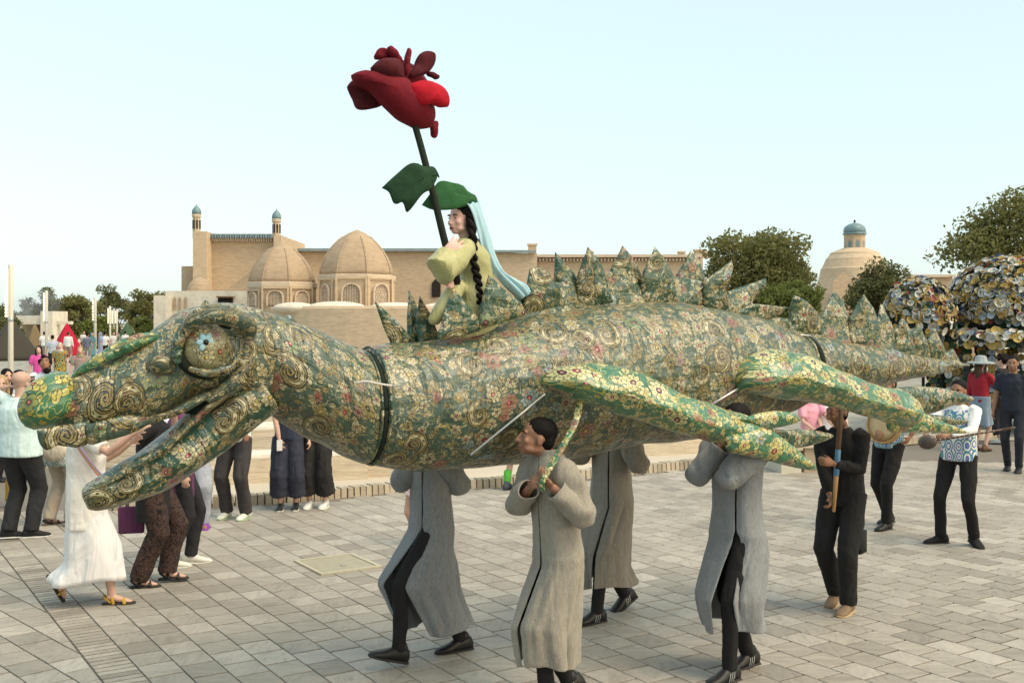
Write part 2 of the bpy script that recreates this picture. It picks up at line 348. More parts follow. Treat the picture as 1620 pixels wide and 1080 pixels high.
# ---------------------------------------------------------------- ground and paving
a1 = R(-57.2); E1 = A(math.cos(a1), math.sin(a1), 0); E2 = A(-E1[1], E1[0], 0)       # joints run along E1, rows step along E2
STRIP = 1.74
KERB = [G(x, y) for x, y in ((150, 806), (270, 802), (395, 797), (528, 787), (644, 776), (780, 769), (900, 758), (1030, 746), (1117, 737), (1190, 728))]
def kerbY(X):
    xs = [k[0] for k in KERB]; ys = [k[1] for k in KERB]; return np.interp(X, xs, ys)
s = NT('joint_sand'); n_ = s.noise(s.pos(), 9, 4); M['joint'] = s.out(s.mix(n_, (.14, .122, .098), (.20, .178, .145)), .95)
def stone(name, obj_random):
    s = NT(name); r = X(s.t, s.n('ObjectInfo').outputs['Random']) if obj_random else X(s.t, s.n('Attribute', attribute_name='rnd').outputs['Fac'])
    p = s.pos(); w = r*37
    va = s.noise(s.map(p, (3, 24, 3), (0, 0, -a1+R(90))), 1, 5, .65, 1.2, w); vb = s.noise(s.map(p, (9, 3, 3), (0, 0, -a1+.5)), 1, 5, .7, 2.0, w+9); f = s.noise(p, 60, 4, .7)
    big = s.noise(p, .55, 3)
    tone = (r*43.7).op('FRACT'); col = s.ramp(tone, [(0, (.26, .232, .19)), (.25, (.32, .287, .237)), (.6, (.36, .323, .268)), (1, (.41, .372, .312))])
    sel = (r*17.3).op('FRACT').gt(.55)
    vein = s.mix(sel, s.ramp(va, [(.38, (.78, .77, .75)), (.62, (1.07, 1.07, 1.06))]), s.ramp(vb, [(.36, (.80, .79, .77)), (.5, (1, 1, 1)), (.66, (1.1, 1.09, 1.07))]))
    col = s.mix(1.0, col, vein, 'MULTIPLY'); col = s.mix(1.0, col, s.ramp(f, [(.25, (.86, .86, .86)), (.75, (1.1, 1.1, 1.1))]), 'MULTIPLY'); col = s.mix(1.0, col, s.ramp(big, [(.3, (.84, .835, .82)), (.7, (1.1, 1.1, 1.1))]), 'MULTIPLY')
    s.b.inputs['Specular IOR Level'].default_value = .3
    return s.out(col, s.ramp(va, [(.3, (.5,)*3), (.7, (.72,)*3)]), s.bump(f, .004, .35, s.bump(va, .003, .3)))
M['stone'] = stone('paving_stone', False); M['stone_i'] = stone('paving_stone_single', True)
gnd = tag(mk('ground', [(-900, -60, -.004), (900, -60, -.004), (900, 2600, -.004), (-900, 2600, -.004)], [(0, 1, 2, 3)], M['joint'], smooth=False), kind='structure')
def tile_mesh(l, w, h=.007, ch=.003):
    V = []
    for z, k in ((-.003, 0), (h-.002, 0), (h, ch)):
        V += [(-l/2+k, -w/2+k, z), (l/2-k, -w/2+k, z), (l/2-k, w/2-k, z), (-l/2+k, w/2-k, z)]
    F = [(8, 9, 10, 11)]+[(i, (i+1) % 4, 4+(i+1) % 4, 4+i) for i in range(4)]+[(4+i, 4+(i+1) % 4, 8+(i+1) % 4, 8+i) for i in range(4)]
    return np.array(V), F
RW, TL = .236, .272
tiles = []                                                       # centre, angle, length, width
def vis(c): return 5.9 < c[1] < 20.5 and abs(c[0]) < .49*c[1]+.35
rng = random.Random(3)
for i in range(0, 110):
    off = (i % 2)*.5*TL+rng.uniform(-.03, .03)
    for j in range(-110, 90):
        c = E2*(STRIP+(i+.5)*RW)+E1*(j*TL+off)
        if vis(c) and c[1] < kerbY(c[0])-.22: tiles.append((c, a1, 0, 0))
def inleft(c): return c@E2 < STRIP-.27
cut = []; a2 = R(-46); D1 = A(math.cos(a2), math.sin(a2), 0); D2 = A(-D1[1], D1[0], 0)
for i in range(-40, 60):
    off = (i % 2)*.5*TL
    for j in range(-70, 40):
        c = D2*(i*RW)+D1*(j*TL+off)
        if vis(c) and c@E2 < STRIP-.25-.182: tiles.append((c, a2, 0, 0))
        elif vis(c) and c@E2 < STRIP-.25+.17: cut.append(c)
tiles.sort(key=lambda t: (t[0][1] if (abs(t[0][0]) < .476*t[0][1] and t[0][1] > 6.65) else 99))
tv, tf = tile_mesh(TL-.019, RW-.009)
pav = thing('paving', (0, 0, 0), 'grey stone slab paving of the plaza', 'paving'); del pav['category']; del pav['label']; pav['kind'] = 'structure'
t0 = None; mb = MB()
for k, (c, a, l, w) in enumerate(tiles):
    z = rng.uniform(0, .0022)
    if k < 300:
        if t0 is None:
            t0 = mk('paving_slab', tv+c, tf, M['stone_i'], pav, smooth=False); t0.data.transform(__import__('mathutils').Matrix.Translation(-Vector(c))); t0.location = (c[0], c[1], z); t0.rotation_euler = (0, 0, a)
        else: instance(t0, pav, (c[0], c[1], z), (rng.uniform(-.003, .003), rng.uniform(-.003, .003), a))
    else:
        ca, sa = math.cos(a), math.sin(a); Vv = np.stack([tv[:, 0]*ca-tv[:, 1]*sa+c[0], tv[:, 0]*sa+tv[:, 1]*ca+c[1], tv[:, 2]+z], 1)
        mb.add(Vv, tf, at=rng.random())
o = mb.build('paving_field', M['stone'], pav, smooth=False, attr=True); o['kind'] = 'stuff'
# soldier course between the two fields
mb = MB(); bv, bf = tile_mesh(.058, .240)
bv = bv[:, [1, 0, 2]]*A(-1, 1, 1)
q0 = None
for j in range(-150, 40):
    c = E2*(STRIP-.125)+E1*(j*.08)
    if not vis(c): continue
    ca, sa = E2[0], E2[1]; Vv = np.stack([bv[:, 0]*ca-bv[:, 1]*sa+c[0], bv[:, 0]*sa+bv[:, 1]*ca+c[1], bv[:, 2]+rng.uniform(0, .002)], 1)
    mk('border_brick', Vv, tf, M['stone_i'], pav, smooth=False)
# slabs of the left field trimmed along the soldier course
lim = STRIP-.25-.011
for c in cut:
    q = [c+D1*x*(TL-.011)/2+D2*y*(RW-.011)/2 for x, y in ((-1, -1), (1, -1), (1, 1), (-1, 1))]; o_ = []
    for a_, b_ in zip(q, q[1:]+q[:1]):
        da, db = a_@E2-lim, b_@E2-lim
        if da < 0: o_.append(a_)
        if da*db < 0: o_.append(a_+(b_-a_)*da/(da-db))
    if len(o_) > 2:
        n_ = len(o_); z = .007+rng.uniform(0, .002); V_ = [p_+UP*z for p_ in o_]+[p_-UP*.003 for p_ in o_]
        mk('paving_slab', V_, [tuple(range(n_))]+[(i, n_+i, n_+(i+1) % n_, (i+1) % n_) for i in range(n_)], M['stone_i'], pav, smooth=False)
# triangle infill slabs left of the strip are cut by it: a thin mortar band; service hatch
hc = (G(464.6, 889.4)+G(556.6, 877.8)+G(607, 898.5)+G(507.4, 911.5))/4
hatch = thing('service_hatch', (hc[0], hc[1], .014), 'square pale metal service hatch set in the stone paving', 'hatch')
M['hatchm'] = plain('cream_painted_metal', (.43, .39, .28), .55, .18, 30, .002)
s = NT('hatch_plate'); p_ = s.map(s.pos(), (1, 1, 1), (0, 0, -a1)); w_ = s.n('TexWave', wave_type='BANDS', bands_direction='X'); w_.inputs['Scale'].default_value = 11; w_.inputs['Distortion'].default_value = 1.2; s.l(p_, w_.inputs[0])
n_ = s.noise(p_, 12, 4); M['hatchp'] = s.out(s.mix(n_, (.27, .24, .17), (.42, .38, .27)), .55, s.bump(X(s.t, w_.outputs['Fac']), .006, .7))
mb = MB(); ax = (E1, E2, UP); hl, hw = .66, .60
for sg in (-1, 1):
    mb.box(hc+E1*sg*(hl/2-.02)+UP*.017, (.04, hw, .016), ax=ax); mb.box(hc+E2*sg*(hw/2-.02)+UP*.0165, (hl-.081, .04, .015), ax=ax)
mb.build('hatch_frame', M['hatchm'], hatch, smooth=False)
MB().box(hc+UP*.016, (hl-.1, hw-.1, .009), ax=ax).build('hatch_lid', M['hatchp'], hatch, smooth=False)
MB().box(hc+UP*.0235+E1*.12, (.06, .03, .006), ax=ax).build('lift_ring', M['steel'], hatch, smooth=False)
# far plaza beyond the built slabs
s = NT('far_paving'); p_ = s.map(s.pos(), (1, 1, 1), (0, 0, -a1)); b_ = s.n('TexBrick'); b_.inputs['Scale'].default_value = 1; b_.inputs['Brick Width'].default_value = TL; b_.inputs['Row Height'].default_value = RW
b_.inputs['Mortar Size'].default_value = .006; b_.inputs['Color1'].default_value = (.26, .245, .21, 1); b_.inputs['Color2'].default_value = (.38, .36, .31, 1); b_.inputs['Mortar'].default_value = (.15, .135, .11, 1); s.l(p_, b_.inputs[0])
n_ = s.noise(s.pos(), .4, 4); M['farpave'] = s.out(s.mix(1.0, b_.outputs[0], s.ramp(n_, [(.3, (.85, .85, .84)), (.7, (1.12, 1.1, 1.06))]), 'MULTIPLY'), .75)
s = NT('sandy_ground'); n_ = s.noise(s.pos(), .5, 6, .65); n2 = s.noise(s.pos(), 8, 4); M['sand'] = s.out(s.mix(n_, (.40, .34, .26), (.58, .52, .42)), .95, s.bump(n2, .02, .5))
fp = MB()
mbc = None
fp.add([(-70, 20.45, .012), (-5.6, 20.45, .012), (-5.6, 75, .012), (-70, 75, .012)], [(0, 1, 2, 3)])
fp.add([(4.2, 20.45, .012), (70, 20.45, .012), (70, 75, .012), (4.2, 75, .012)], [(0, 1, 2, 3)])
tag(fp.build('far_pavement', M['farpave'], smooth=False), kind='structure')
kp = [tuple(k+A(0, .10, .008)) for k in KERB]
tag(mk('sandy_ground', kp+[(5.2, 40, .008), (-5.6, 40, .008)], [tuple(range(len(kp)+2))], M['sand'], smooth=False), kind='structure')
tag(mk('dusty_ground', [(-300, 75, .006), (300, 75, .006), (500, 900, .006), (-500, 900, .006)], [(0, 1, 2, 3)], M['sand'], smooth=False), kind='structure')
# ---------------------------------------------------------------- kerb of soldier bricks and the excavated walls behind it
s = NT('kerb_brick'); r_ = X(s.t, s.n('ObjectInfo').outputs['Random']); n_ = s.noise(s.pos(), 25, 4)
M['kbrick'] = s.out(s.mix(n_, s.ramp(r_, [(0, (.16, .125, .085)), (.5, (.34, .28, .20)), (1, (.47, .41, .31))]), (.42, .36, .27)), .95, s.bump(n_, .006, .6))
M['brick1'] = sand_brick('pale_old_brick', (.46, .37, .26), (.60, .51, .38), 22, .4)
M['plaster'] = sand_brick('pale_plaster', (.55, .48, .38), (.68, .62, .51), 2, .35)
kerb = thing('brick_kerb', KERB[4], 'low curved kerb of upright bricks edging the excavated ruins', 'kerb')
kc = crom(np.array(KERB), 400); L = np.concatenate([[0], np.cumsum(np.linalg.norm(np.diff(kc, axis=0), axis=1))]); kb = None
for d in np.arange(0, L[-1], .088):
    p = A(*[np.interp(d, L, kc[:, i]) for i in range(3)]); q = A(*[np.interp(d+.05, L, kc[:, i]) for i in range(3)]); tv2 = nrm(q-p+1e-9)
    if kb is None:
        kb = MB().box((0, 0, 0), (.074, .20, .13), taper=.93).build('kerb_brick', M['kbrick'], None, smooth=False); kb.data.transform(__import__('mathutils').Matrix.Translation(-Vector((0, 0, .065)))); kb.parent = kerb
        src = kb; kb.location = p+A(0, 0, .06)-ORG[kerb]; kb.rotation_euler = (0, 0, math.atan2(tv2[1], tv2[0])); continue
    instance(src, kerb, p+A(0, 0, .06+rng.uniform(-.006, .006)), (0, rng.uniform(-.03, .03), math.atan2(tv2[1], tv2[0])+rng.uniform(-.03, .03)))
def ruin(name, label, boxes, mat='brick1'):
    t = thing(name, (boxes[0][0], boxes[0][1], 0), label, 'ruin wall', 'excavated wall stubs behind the kerb')
    for (x, y, sx, sy, h, rz) in boxes:
        MB().box((x, y, h/2-.02), (sx, sy, h+.04), rz, taper=.985).build('wall_stub', M[mat], t, smooth=False)
        MB().box((x, y, h+.018), (sx*1.0-.02, sy-.02, .036), rz, taper=.97).build('plaster_cap', M['plaster'], t, smooth=False)
ruin('ruin_wall', 'pale excavated brick wall stub behind the two women in wide trousers', [(-3.4, 15.4, 2.6, .7, .36, .25), (-1.6, 15.9, 1.5, .6, .55, .1)])
ruin('ruin_wall', 'long low plastered ruin ledge behind the jaw and white T-shirt', [(-5.2, 17.4, 4.2, 1.0, .55, .12), (-4.8, 15.2, 1.6, .5, .22, -.2)])
ruin('ruin_wall', 'broad ruined brick platform under the middle of the dragon', [(-.4, 17.8, 3.6, 1.1, .42, -.05), (.5, 20.5, 5.0, .8, .5, .05)])
ruin('ruin_wall', 'low stepped ruin wall right of the centre carriers', [(2.4, 18.4, 2.6, .6, .3, .4), (3.0, 20.2, 2.2, .7, .5, .35), (3.6, 23, 3, .6, .7, .3)])
ruin('ruin_wall', 'ruined wall corner farther back on the sandy ground', [(-2.6, 21.5, 4.0, .7, .6, -.1), (-4.8, 22.5, .7, 3.2, .5, 0)])
# ---------------------------------------------------------------- far buildings
M['fb'] = sand_brick('sand_brick', (.42, .305, .195), (.52, .395, .265), 9, .40)
M['fb2'] = sand_brick('sand_brick_dome', (.34, .245, .16), (.43, .32, .215), 9, .5)
M['fb3'] = sand_brick('sand_brick_light', (.46, .345, .225), (.56, .435, .30), 9, .35)
M['tileblue'] = plain('turquoise_tile', (.15, .23, .245), .4, .35, 3); M['tilegrey'] = plain('grey_blue_tile', (.22, .27, .28), .4, .3, 4)
M['hole'] = plain('dark_opening', (.02, .016, .012), .9)
M['palebrick'] = sand_brick('pale_brick_frame', (.50, .39, .28), (.60, .49, .37), 12, .2)
def px(Y): return Y/FP
def lathe(prof, c, n=24, a0=0):
    th = np.linspace(0, 2*np.pi, n, endpoint=False)+a0
    return [np.stack([c[0]+r*np.cos(th), c[1]+r*np.sin(th), np.full(n, z)], 1) for r, z in prof]
def arch_pts(w, h, n=7):                                         # pointed arch outline, from the left foot round to the right foot
    pts = [(-w/2, 0)]; sp = h*.5
    for i in range(n+1): t = i/n; pts.append((-w/2*math.cos(t*math.pi/2)**.85 if i < n else 0, sp+(h-sp)*math.sin(t*math.pi/2)**.9))
    return pts+[(-x, z) for x, z in pts[-2::-1]]
def lattice_window(parent, c, nv, w, h, frame=True):
    """arched opening: dark recess, pierced lattice of crossing bars, brick arch rim and square panel"""
    nv = nrm(nv); u = nrm(np.cross(UP, nv)); c = np.array(c); T = lambda x, z, d: c+u*x+UP*z+nv*d
    out = arch_pts(w, h); n = len(out)
    win = mk('window', [T(x, z, .03) for x, z in out], [tuple(range(n))], M['hole'], parent, smooth=False)
    mb = MB(); prof = [(x, z) for x, z in out]
    def inside(x, z):
        if z < .02*h or z > h: return False
        for (xa, za), (xb, zb) in zip(prof[:n//2+1], prof[1:n//2+1]):
            if za <= z <= zb: xx = xa+(xb-xa)*(z-za)/(zb-za+1e-9); return abs(x) < abs(xx)
        return abs(x) < w/2
    sp = w/6.0
    for ang in (R(60), R(-60), 0):
        dx, dz = math.cos(ang), math.sin(ang); ox, oz = -dz, dx
        for k in range(-14, 15):
            run = []
            for q in np.linspace(-h*1.2, h*1.2, 130):
                x = ox*k*sp+dx*q; z = h/2+oz*k*sp+dz*q
                if inside(x, z): run.append((x, z))
            if len(run) > 2:
                a, b = run[0], run[-1]; pa, pb = T(*a, .06), T(*b, .06); dd = nrm(pb-pa)
                mb.box((pa+pb)/2, (np.linalg.norm(pb-pa), .05, sp*.30), ax=(dd, nv, np.cross(dd, nv)))
    mb.build('lattice', M['palebrick'], win, smooth=False)
    mb = MB(); o2 = [(x*1.18, z*1.09-.02) for x, z in out]
    V = [T(x, z, .02) for x, z in out]+[T(x, z, .16) for x, z in out]+[T(x, z, .16) for x, z in o2]+[T(x, z, .0) for x, z in o2]; F = []
    for i in range(n-1):
        for a in range(3): F.append((a*n+i, a*n+i+1, (a+1)*n+i+1, (a+1)*n+i))
    mb.add(V, F); mb.build('arch_rim', M['palebrick'], win, smooth=False)
    if frame:
        mb = MB(); W, H, b = w*1.75, h*1.62, w*.13; ax = (u, nv, UP)
        for x, z, sx, sz in ((-W/2, H/2-.2, b, H), (W/2, H/2-.2, b, H), (0, H-.2-b/2, W-b-.01, b)): mb.box(T(x, z, .05), (sx, .12, sz), ax=ax)
        mb.build('panel_frame', M['fb3'], win, smooth=False)
def octo(parent, cpx, Y, rpx, ytop, yspring, ybase, wins, name='domed', sq=1.0):
    k = px(Y); c = P(cpx, HY, Y+rpx*k); r = rpx*k/math.cos(R(8)); zs = CH-(yspring-HY)*k; zt = CH-(ytop-HY)*k; zb = -.2
    a0 = R(22.5)
    mb = MB(); mb.rings(lathe([(r, zb), (r, zs-.35)], c, 8, a0)); mb.build('drum', M['fb3'], parent, smooth=False)
    mb = MB(); mb.rings(lathe([(r*1.02, zs-.36), (r*1.035, zs-.3), (r*1.035, zs-.12), (r*.99, zs-.1)], c, 8, a0)); mb.build('cornice', M['palebrick'], parent, smooth=False)
    prof = []; H = zt-zs
    for i in range(13):
        t = i/12; rr = r*.975*(1-t**1.75)**.72 if t < 1 else .03; prof.append((rr, zs-.1+(H+.1)*t))
    th = np.linspace(0, 2*np.pi, 48, endpoint=False)+a0; rings = []
    for rr, z in prof:
        oc = math.cos(math.pi/8)/np.cos((th-a0) % (math.pi/4)-math.pi/8); tt = (z-zs)/H; f = oc*(1-max(0, tt)*.5)+max(0, tt)*.5
        rings.append(np.stack([c[0]+rr*f*np.cos(th), c[1]+rr*f*np.sin(th), np.full(48, z)], 1))
    mb = MB(); mb.rings(rings); dm = mb.build('dome', M['fb2'], parent)
    for j in range(8):                                           # ribs
        a = a0+j*math.pi/4; pts = [(c[0]+(rr+.01)*math.cos(a), c[1]+(rr+.01)*math.sin(a), z) for rr, z in prof[:-2]]
        if math.sin(a) < .3: MB().tube(pts, .028, 5).build('rib', M['fb2'], dm)
    for ang, w, h, z0, fr in wins:
        nv = A(math.sin(ang), -math.cos(ang), 0); ap = r*math.cos(math.pi/8); lattice_window(parent, c+nv*ap+UP*(z0-c[2]), nv, w, h, fr)
    return c, r
# bath-house: two domes, rear hall, portal with two turrets
bh = thing('domed_bathhouse', P(545, HY, 45)*A(1, 1, 0), 'low sand brick bathhouse with two ribbed domes and lattice windows', 'building')
k45 = px(45)
octo(bh, 447, 45.5, 55, 380, 441, 500, [(R(-45)*.0+R(-22.5)+R(22.5), .0, .0, 0, False)][:0]+[(R(0), .62, .62, CH-(483-HY)*k45, True), (R(45), .62, .62, CH-(483-HY)*k45, True), (R(-45), .5, .55, CH-(483-HY)*k45, True)])
octo(bh, 565, 45, 63, 358, 429, 500, [(R(0), .72, .84, CH-(481-HY)*k45, True), (R(45), .72, .84, CH-(481-HY)*k45, True), (R(-45), .5, .8, CH-(481-HY)*k45, True)])
def wall(parent, x0, x1, ytop, Y, dep, mat='fb', ybase=None, name='wall', ytop2=None):
    a, b = P(x0, ytop, Y), P(x1, ytop if ytop2 is None else ytop2, Y); zb = -.2 if ybase is None else P(0, ybase, Y)[2]
    V = [(a[0], Y, zb), (b[0], Y, zb), (b[0], Y, b[2]), (a[0], Y, a[2])]; V += [(v[0], v[1]+dep, v[2]) for v in V]
    return mk(name, V, [(0, 1, 2, 3), (5, 4, 7, 6), (4, 0, 3, 7), (1, 5, 6, 2), (3, 2, 6, 7), (4, 5, 1, 0)], M[mat], parent, smooth=False)
# rounded low front mass with shallow vaults
c = P(628, HY, 45.5); mb = MB(); rr = 212*px(43)
mb.rings([(r_-c*A(1, 1, 0))*A(1, .52, 1)+c*A(1, 1, 0) for r_ in lathe([(rr, -.2), (rr, CH-(488-HY)*px(43)), (rr*.985, CH-(484-HY)*px(43))], c*A(1, 1, 0), 56)]); mb.build('round_front_wall', M['fb3'], bh, smooth=False)
for cx, wv, yt in ((466, 34, 478), (532, 48, 476.5), (625, 42, 478), (705, 38, 478.5)):
    cc = P(cx, 487, 43.9); MB().ell(cc, (wv*px(44), wv*px(44)*.55, (487-yt)*px(44)), n=24, m=13).build('shallow_vault', M['plaster'], bh)
hall = thing('brick_hall', P(800, HY, 60)*A(1, 1, 0), 'long flat-roofed sand brick hall behind the princess doll', 'building')
wall(hall, 440, 712, 397, 60, 8, 'fb'); wall(hall, 712.5, 850, 398, 60.4, 8, 'fb3', ytop2=401); wall(hall, 850.5, 1112, 405, 61, 8, 'fb3', ytop2=408)
MB().box(P(576, 395.4, 59.9), (272*px(60), .5, .16)).build('cornice', M['tilegrey'], hall, smooth=False)
MB().box(P(780, 397.8, 60.3), (136*px(60), .5, .13)).build('cornice', M['tilegrey'], hall, smooth=False)
MB().box(P(980, 405, 60.8), (262*px(60), .5, .16)).build('cornice', M['palebrick'], hall, smooth=False)
for i in range(48): MB().box(P(854+i*5.4, 411, 60.85), (.09, .4, .13)).build('cornice_tooth', M['palebrick'], hall, smooth=False)
for cx, ww, yt in ((842, 13, 387), (935, 7, 399), (1078, 9, 399), (1106, 14, 396), (1118, 8, 399)):
    ch = MB().box(P(cx, (yt+408)/2, 62), (ww*px(62), .5, (408-yt)*px(62))).build('chimney', M['fb'], hall, smooth=False)
    MB().box(P(cx, yt, 62), (ww*px(62)*1.25, .62, .1)).build('chimney_cap', M['palebrick'], ch, smooth=False)
for xx in (690, 930, 1010): 
    mk('niche', [P(xx+dx, yy, 59.9 if xx < 712 else 60.9) for dx, yy in ((-7, 470), (7, 470), (7, 448), (0, 440), (-7, 448))], [(0, 1, 2, 3, 4)], M['hole'], hall, smooth=False)
portal = thing('portal_tower', P(375, HY, 55)*A(1, 1, 0), 'tall sand brick portal block with two small blue-domed turrets', 'tower')
wall(portal, 327.5, 440, 377, 56, 6, 'fb'); wall(portal, 305, 327, 366, 55, 7, 'fb3', name='pier'); wall(portal, 433, 444.5, 372, 55.4, 6.4, 'fb3', name='pier')
wall(portal, 327.4, 432.8, 372, 56.4, .6, 'fb2', name='parapet')
for i in range(26):
    MB().box(P(330+i*4, 373.5, 55.75), (.085, .3, .22)).build('parapet_tile', M['tilegrey' if i % 2 else 'tileblue'], portal, smooth=False)
for i in range(28): MB().box(P(329.5+i*3.7, 380, 55.9), (.06, .3, .12)).build('bracket', M['palebrick'], portal, smooth=False)
for cx, ys, yb in ((311, 341.5, 367), (437.5, 349, 373)):
    Y = 55.6; k = px(Y); c = P(cx, HY, Y+.4)*A(1, 1, 0); z = lambda y: CH-(y-HY)*k; r = 6.6*k
    tr = MB().rings(lathe([(r, z(yb)-.3), (r*.96, z(ys)-.02)], c, 8)).build('turret', M['fb3'], portal, smooth=False)
    for j in range(8):
        a = R(22.5)+j*R(45); MB().box((c[0]+r*.93*math.cos(a), c[1]+r*.93*math.sin(a), (z(yb)+z(ys))/2), (.03, .08, .45), a).build('turret_slot', M['hole'], tr, smooth=False)
    mb = MB(); mb.rings(lathe([(r*1.15, z(ys)-.03), (r*1.18, z(ys)+.1), (r*1.05, z(ys)+.12)], c, 12)); mb.build('turret_cornice', M['palebrick'], tr, smooth=False)
    mb = MB(); mb.rings(lathe([(r*1.06, z(ys)+.12), (r*1.16, z(ys)+.22), (r*1.0, z(ys)+.36), (r*.55, z(ys)+.5), (r*.12, z(ys)+.58), (.015, z(ys)+.66)], c, 14)); mb.build('turret_dome', M['tileblue'], tr)
wall(portal, 287, 304.6, 421, 56, 6, 'fb', name='annex')
mk('stair_ramp', [P(340, 500, 52), P(402, 500, 52), P(402, 425, 52), P(360, 457, 52), P(340, 459, 52), P(340, 500, 54), P(402, 500, 54), P(402, 425, 54), P(360, 457, 54), P(340, 459, 54)], [(0, 1, 2, 3, 4), (9, 8, 7, 6, 5), (0, 4, 9, 5), (4, 3, 8, 9), (3, 2, 7, 8), (2, 1, 6, 7)], M['fb2'], portal, smooth=False)
MB().ell(P(316, 470, 53.5), (.7, .6, 1.0)).build('small_vault', M['fb2'], portal)
low = thing('low_brick_wall', P(310, HY, 50)*A(1, 1, 0), 'low plastered brick building with shallow arched niches beside the portal', 'building')
wall(low, 243, 262, 467, 50, 5, 'plaster'); wall(low, 262.3, 420, 460, 51, 5, 'plaster')
for xx in (268, 276, 284, 293):
    mk('niche', [P(xx+dx, yy, 50.96) for dx, yy in ((-2.4, 490), (2.4, 490), (2.4, 473), (0, 469), (-2.4, 473))], [(0, 1, 2, 3, 4)], M['fb2'], low, smooth=False)
for xx in (356,): 
    MB().box(P(xx+1, 475, 50.9), (22*px(51), .3, 8*px(51))).build('dark_window', M['hole'], low, smooth=False)
    MB().box(P(xx+1, 469.8, 50.7), (25*px(51), .5, .07)).build('window_awning', plain('rust_sheet', (.16, .09, .05), .8), low, smooth=False)
# right: dome with a lantern
dl = thing('lantern_dome_building', P(1348, HY, 75)*A(1, 1, 0), 'stepped sand brick dome crowned by a turquoise-capped lantern', 'building')
Y = 75; k = px(Y); c = P(1352, HY, Y+3)*A(1, 1, 0); z = lambda y: CH-(y-HY)*k
prof = []
for (rp, y) in ((68, 520), (68, 470), (66, 462), (58, 440), (57, 437), (54, 422), (52, 420), (47, 409), (46, 406), (40, 399), (39, 396), (28, 391), (22, 389), (20, 388)): prof.append((rp*k, z(y)))
MB().rings(lathe(prof, c, 36)).build('stepped_dome', M['fb3'], dl, smooth=False)
lan = MB().rings(lathe([(17*k, z(389)), (17*k, z(366))], c, 8, R(22.5))).build('lantern', M['fb'], dl, smooth=False)
for j in range(8):
    a = j*R(45); u = A(-math.sin(a), math.cos(a), 0); nv = A(math.cos(a), math.sin(a), 0); cc = c+nv*(17*k*math.cos(R(22.5))+.012)
    mk('lantern_window', [cc+u*x*k+UP*z(y) for x, y in ((-3.2, 387), (3.2, 387), (3.2, 379), (0, 374.5), (-3.2, 379))], [(0, 1, 2, 3, 4)], M['tileblue'], lan, smooth=False)
MB().rings(lathe([(17.5*k, z(366.5)), (19*k, z(365.5)), (19*k, z(363)), (17*k, z(362.5))], c, 16)).build('lantern_cornice', M['tileblue'], dl)
MB().rings(lathe([(17*k, z(363)), (18.4*k, z(359)), (16*k, z(353)), (10*k, z(348.5)), (3*k, z(346.5)), (1*k, z(345.5))], c, 20)).build('lantern_cap', M['tileblue'], dl)
MB().tube([(c[0], c[1], z(347)), (c[0], c[1], z(341.5))], [.05, .03], 6).ell((c[0], c[1], z(343.5)), .09, n=8, m=6).build('finial', M['hole'], dl)
mk('gable_porch', [P(1318, 500, 72), P(1352, 500, 72), P(1352, 445, 72), P(1334, 430, 72), P(1318, 445, 72), P(1318, 500, 75), P(1352, 500, 75), P(1352, 445, 75), P(1334, 430, 75), P(1318, 445, 75)], [(0, 1, 2, 3, 4), (9, 8, 7, 6, 5), (0, 4, 9, 5), (4, 3, 8, 9), (3, 2, 7, 8), (2, 1, 6, 7)], M['fb'], dl, smooth=False)
fh = thing('flat_brick_house', P(1490, HY, 60)*A(1, 1, 0), 'plain flat-roofed brick house between the two dish-covered domes', 'building')
wall(fh, 1440, 1507, 437, 60, 6, 'fb'); wall(fh, 1507.4, 1580, 452, 61, 6, 'fb2')
MB().box(P(1474, 436.5, 59.9), (70*px(60), .5, .14)).build('cornice', M['palebrick'], fh, smooth=False)
MB().box(P(1514, 462, 60.9), (8*px(60), .2, .6)).build('dark_window', M['hole'], fh, smooth=False)
# ---------------------------------------------------------------- trees
def leafmat(name, c, c2):
    s = NT(name); r = X(s.t, s.n('Attribute', attribute_name='rnd').outputs['Fac']); n = s.noise(s.pos(), .9, 3)
    col = s.mix(r, c, c2); col = s.mix(n, dim(c, .8), col); s.out(col, .7)
    s.b.inputs['Transmission Weight'].default_value = 0; s.b.inputs['Subsurface Weight'].default_value = 0
    tr = s.n('BsdfTranslucent'); s.l(col, tr.inputs[0]); ms = s.n('MixShader'); ms.inputs[0].default_value = .4
    s.l(s.b.outputs[0], ms.inputs[1]); s.l(tr.outputs[0], ms.inputs[2]); s.l(ms.outputs[0], s.t.nodes['Material Output'].inputs[0]); return s.m
M['lf_dark'] = leafmat('dark_foliage', (.11, .118, .046), (.25, .25, .105)); M['lf_mid'] = leafmat('olive_foliage', (.15, .15, .05), (.32, .30, .11)); M['lf_lt'] = leafmat('light_foliage', (.14, .17, .04), (.28, .30, .09))
M['bark'] = plain('bark', (.10, .075, .05), .95, .3, 6, .02)
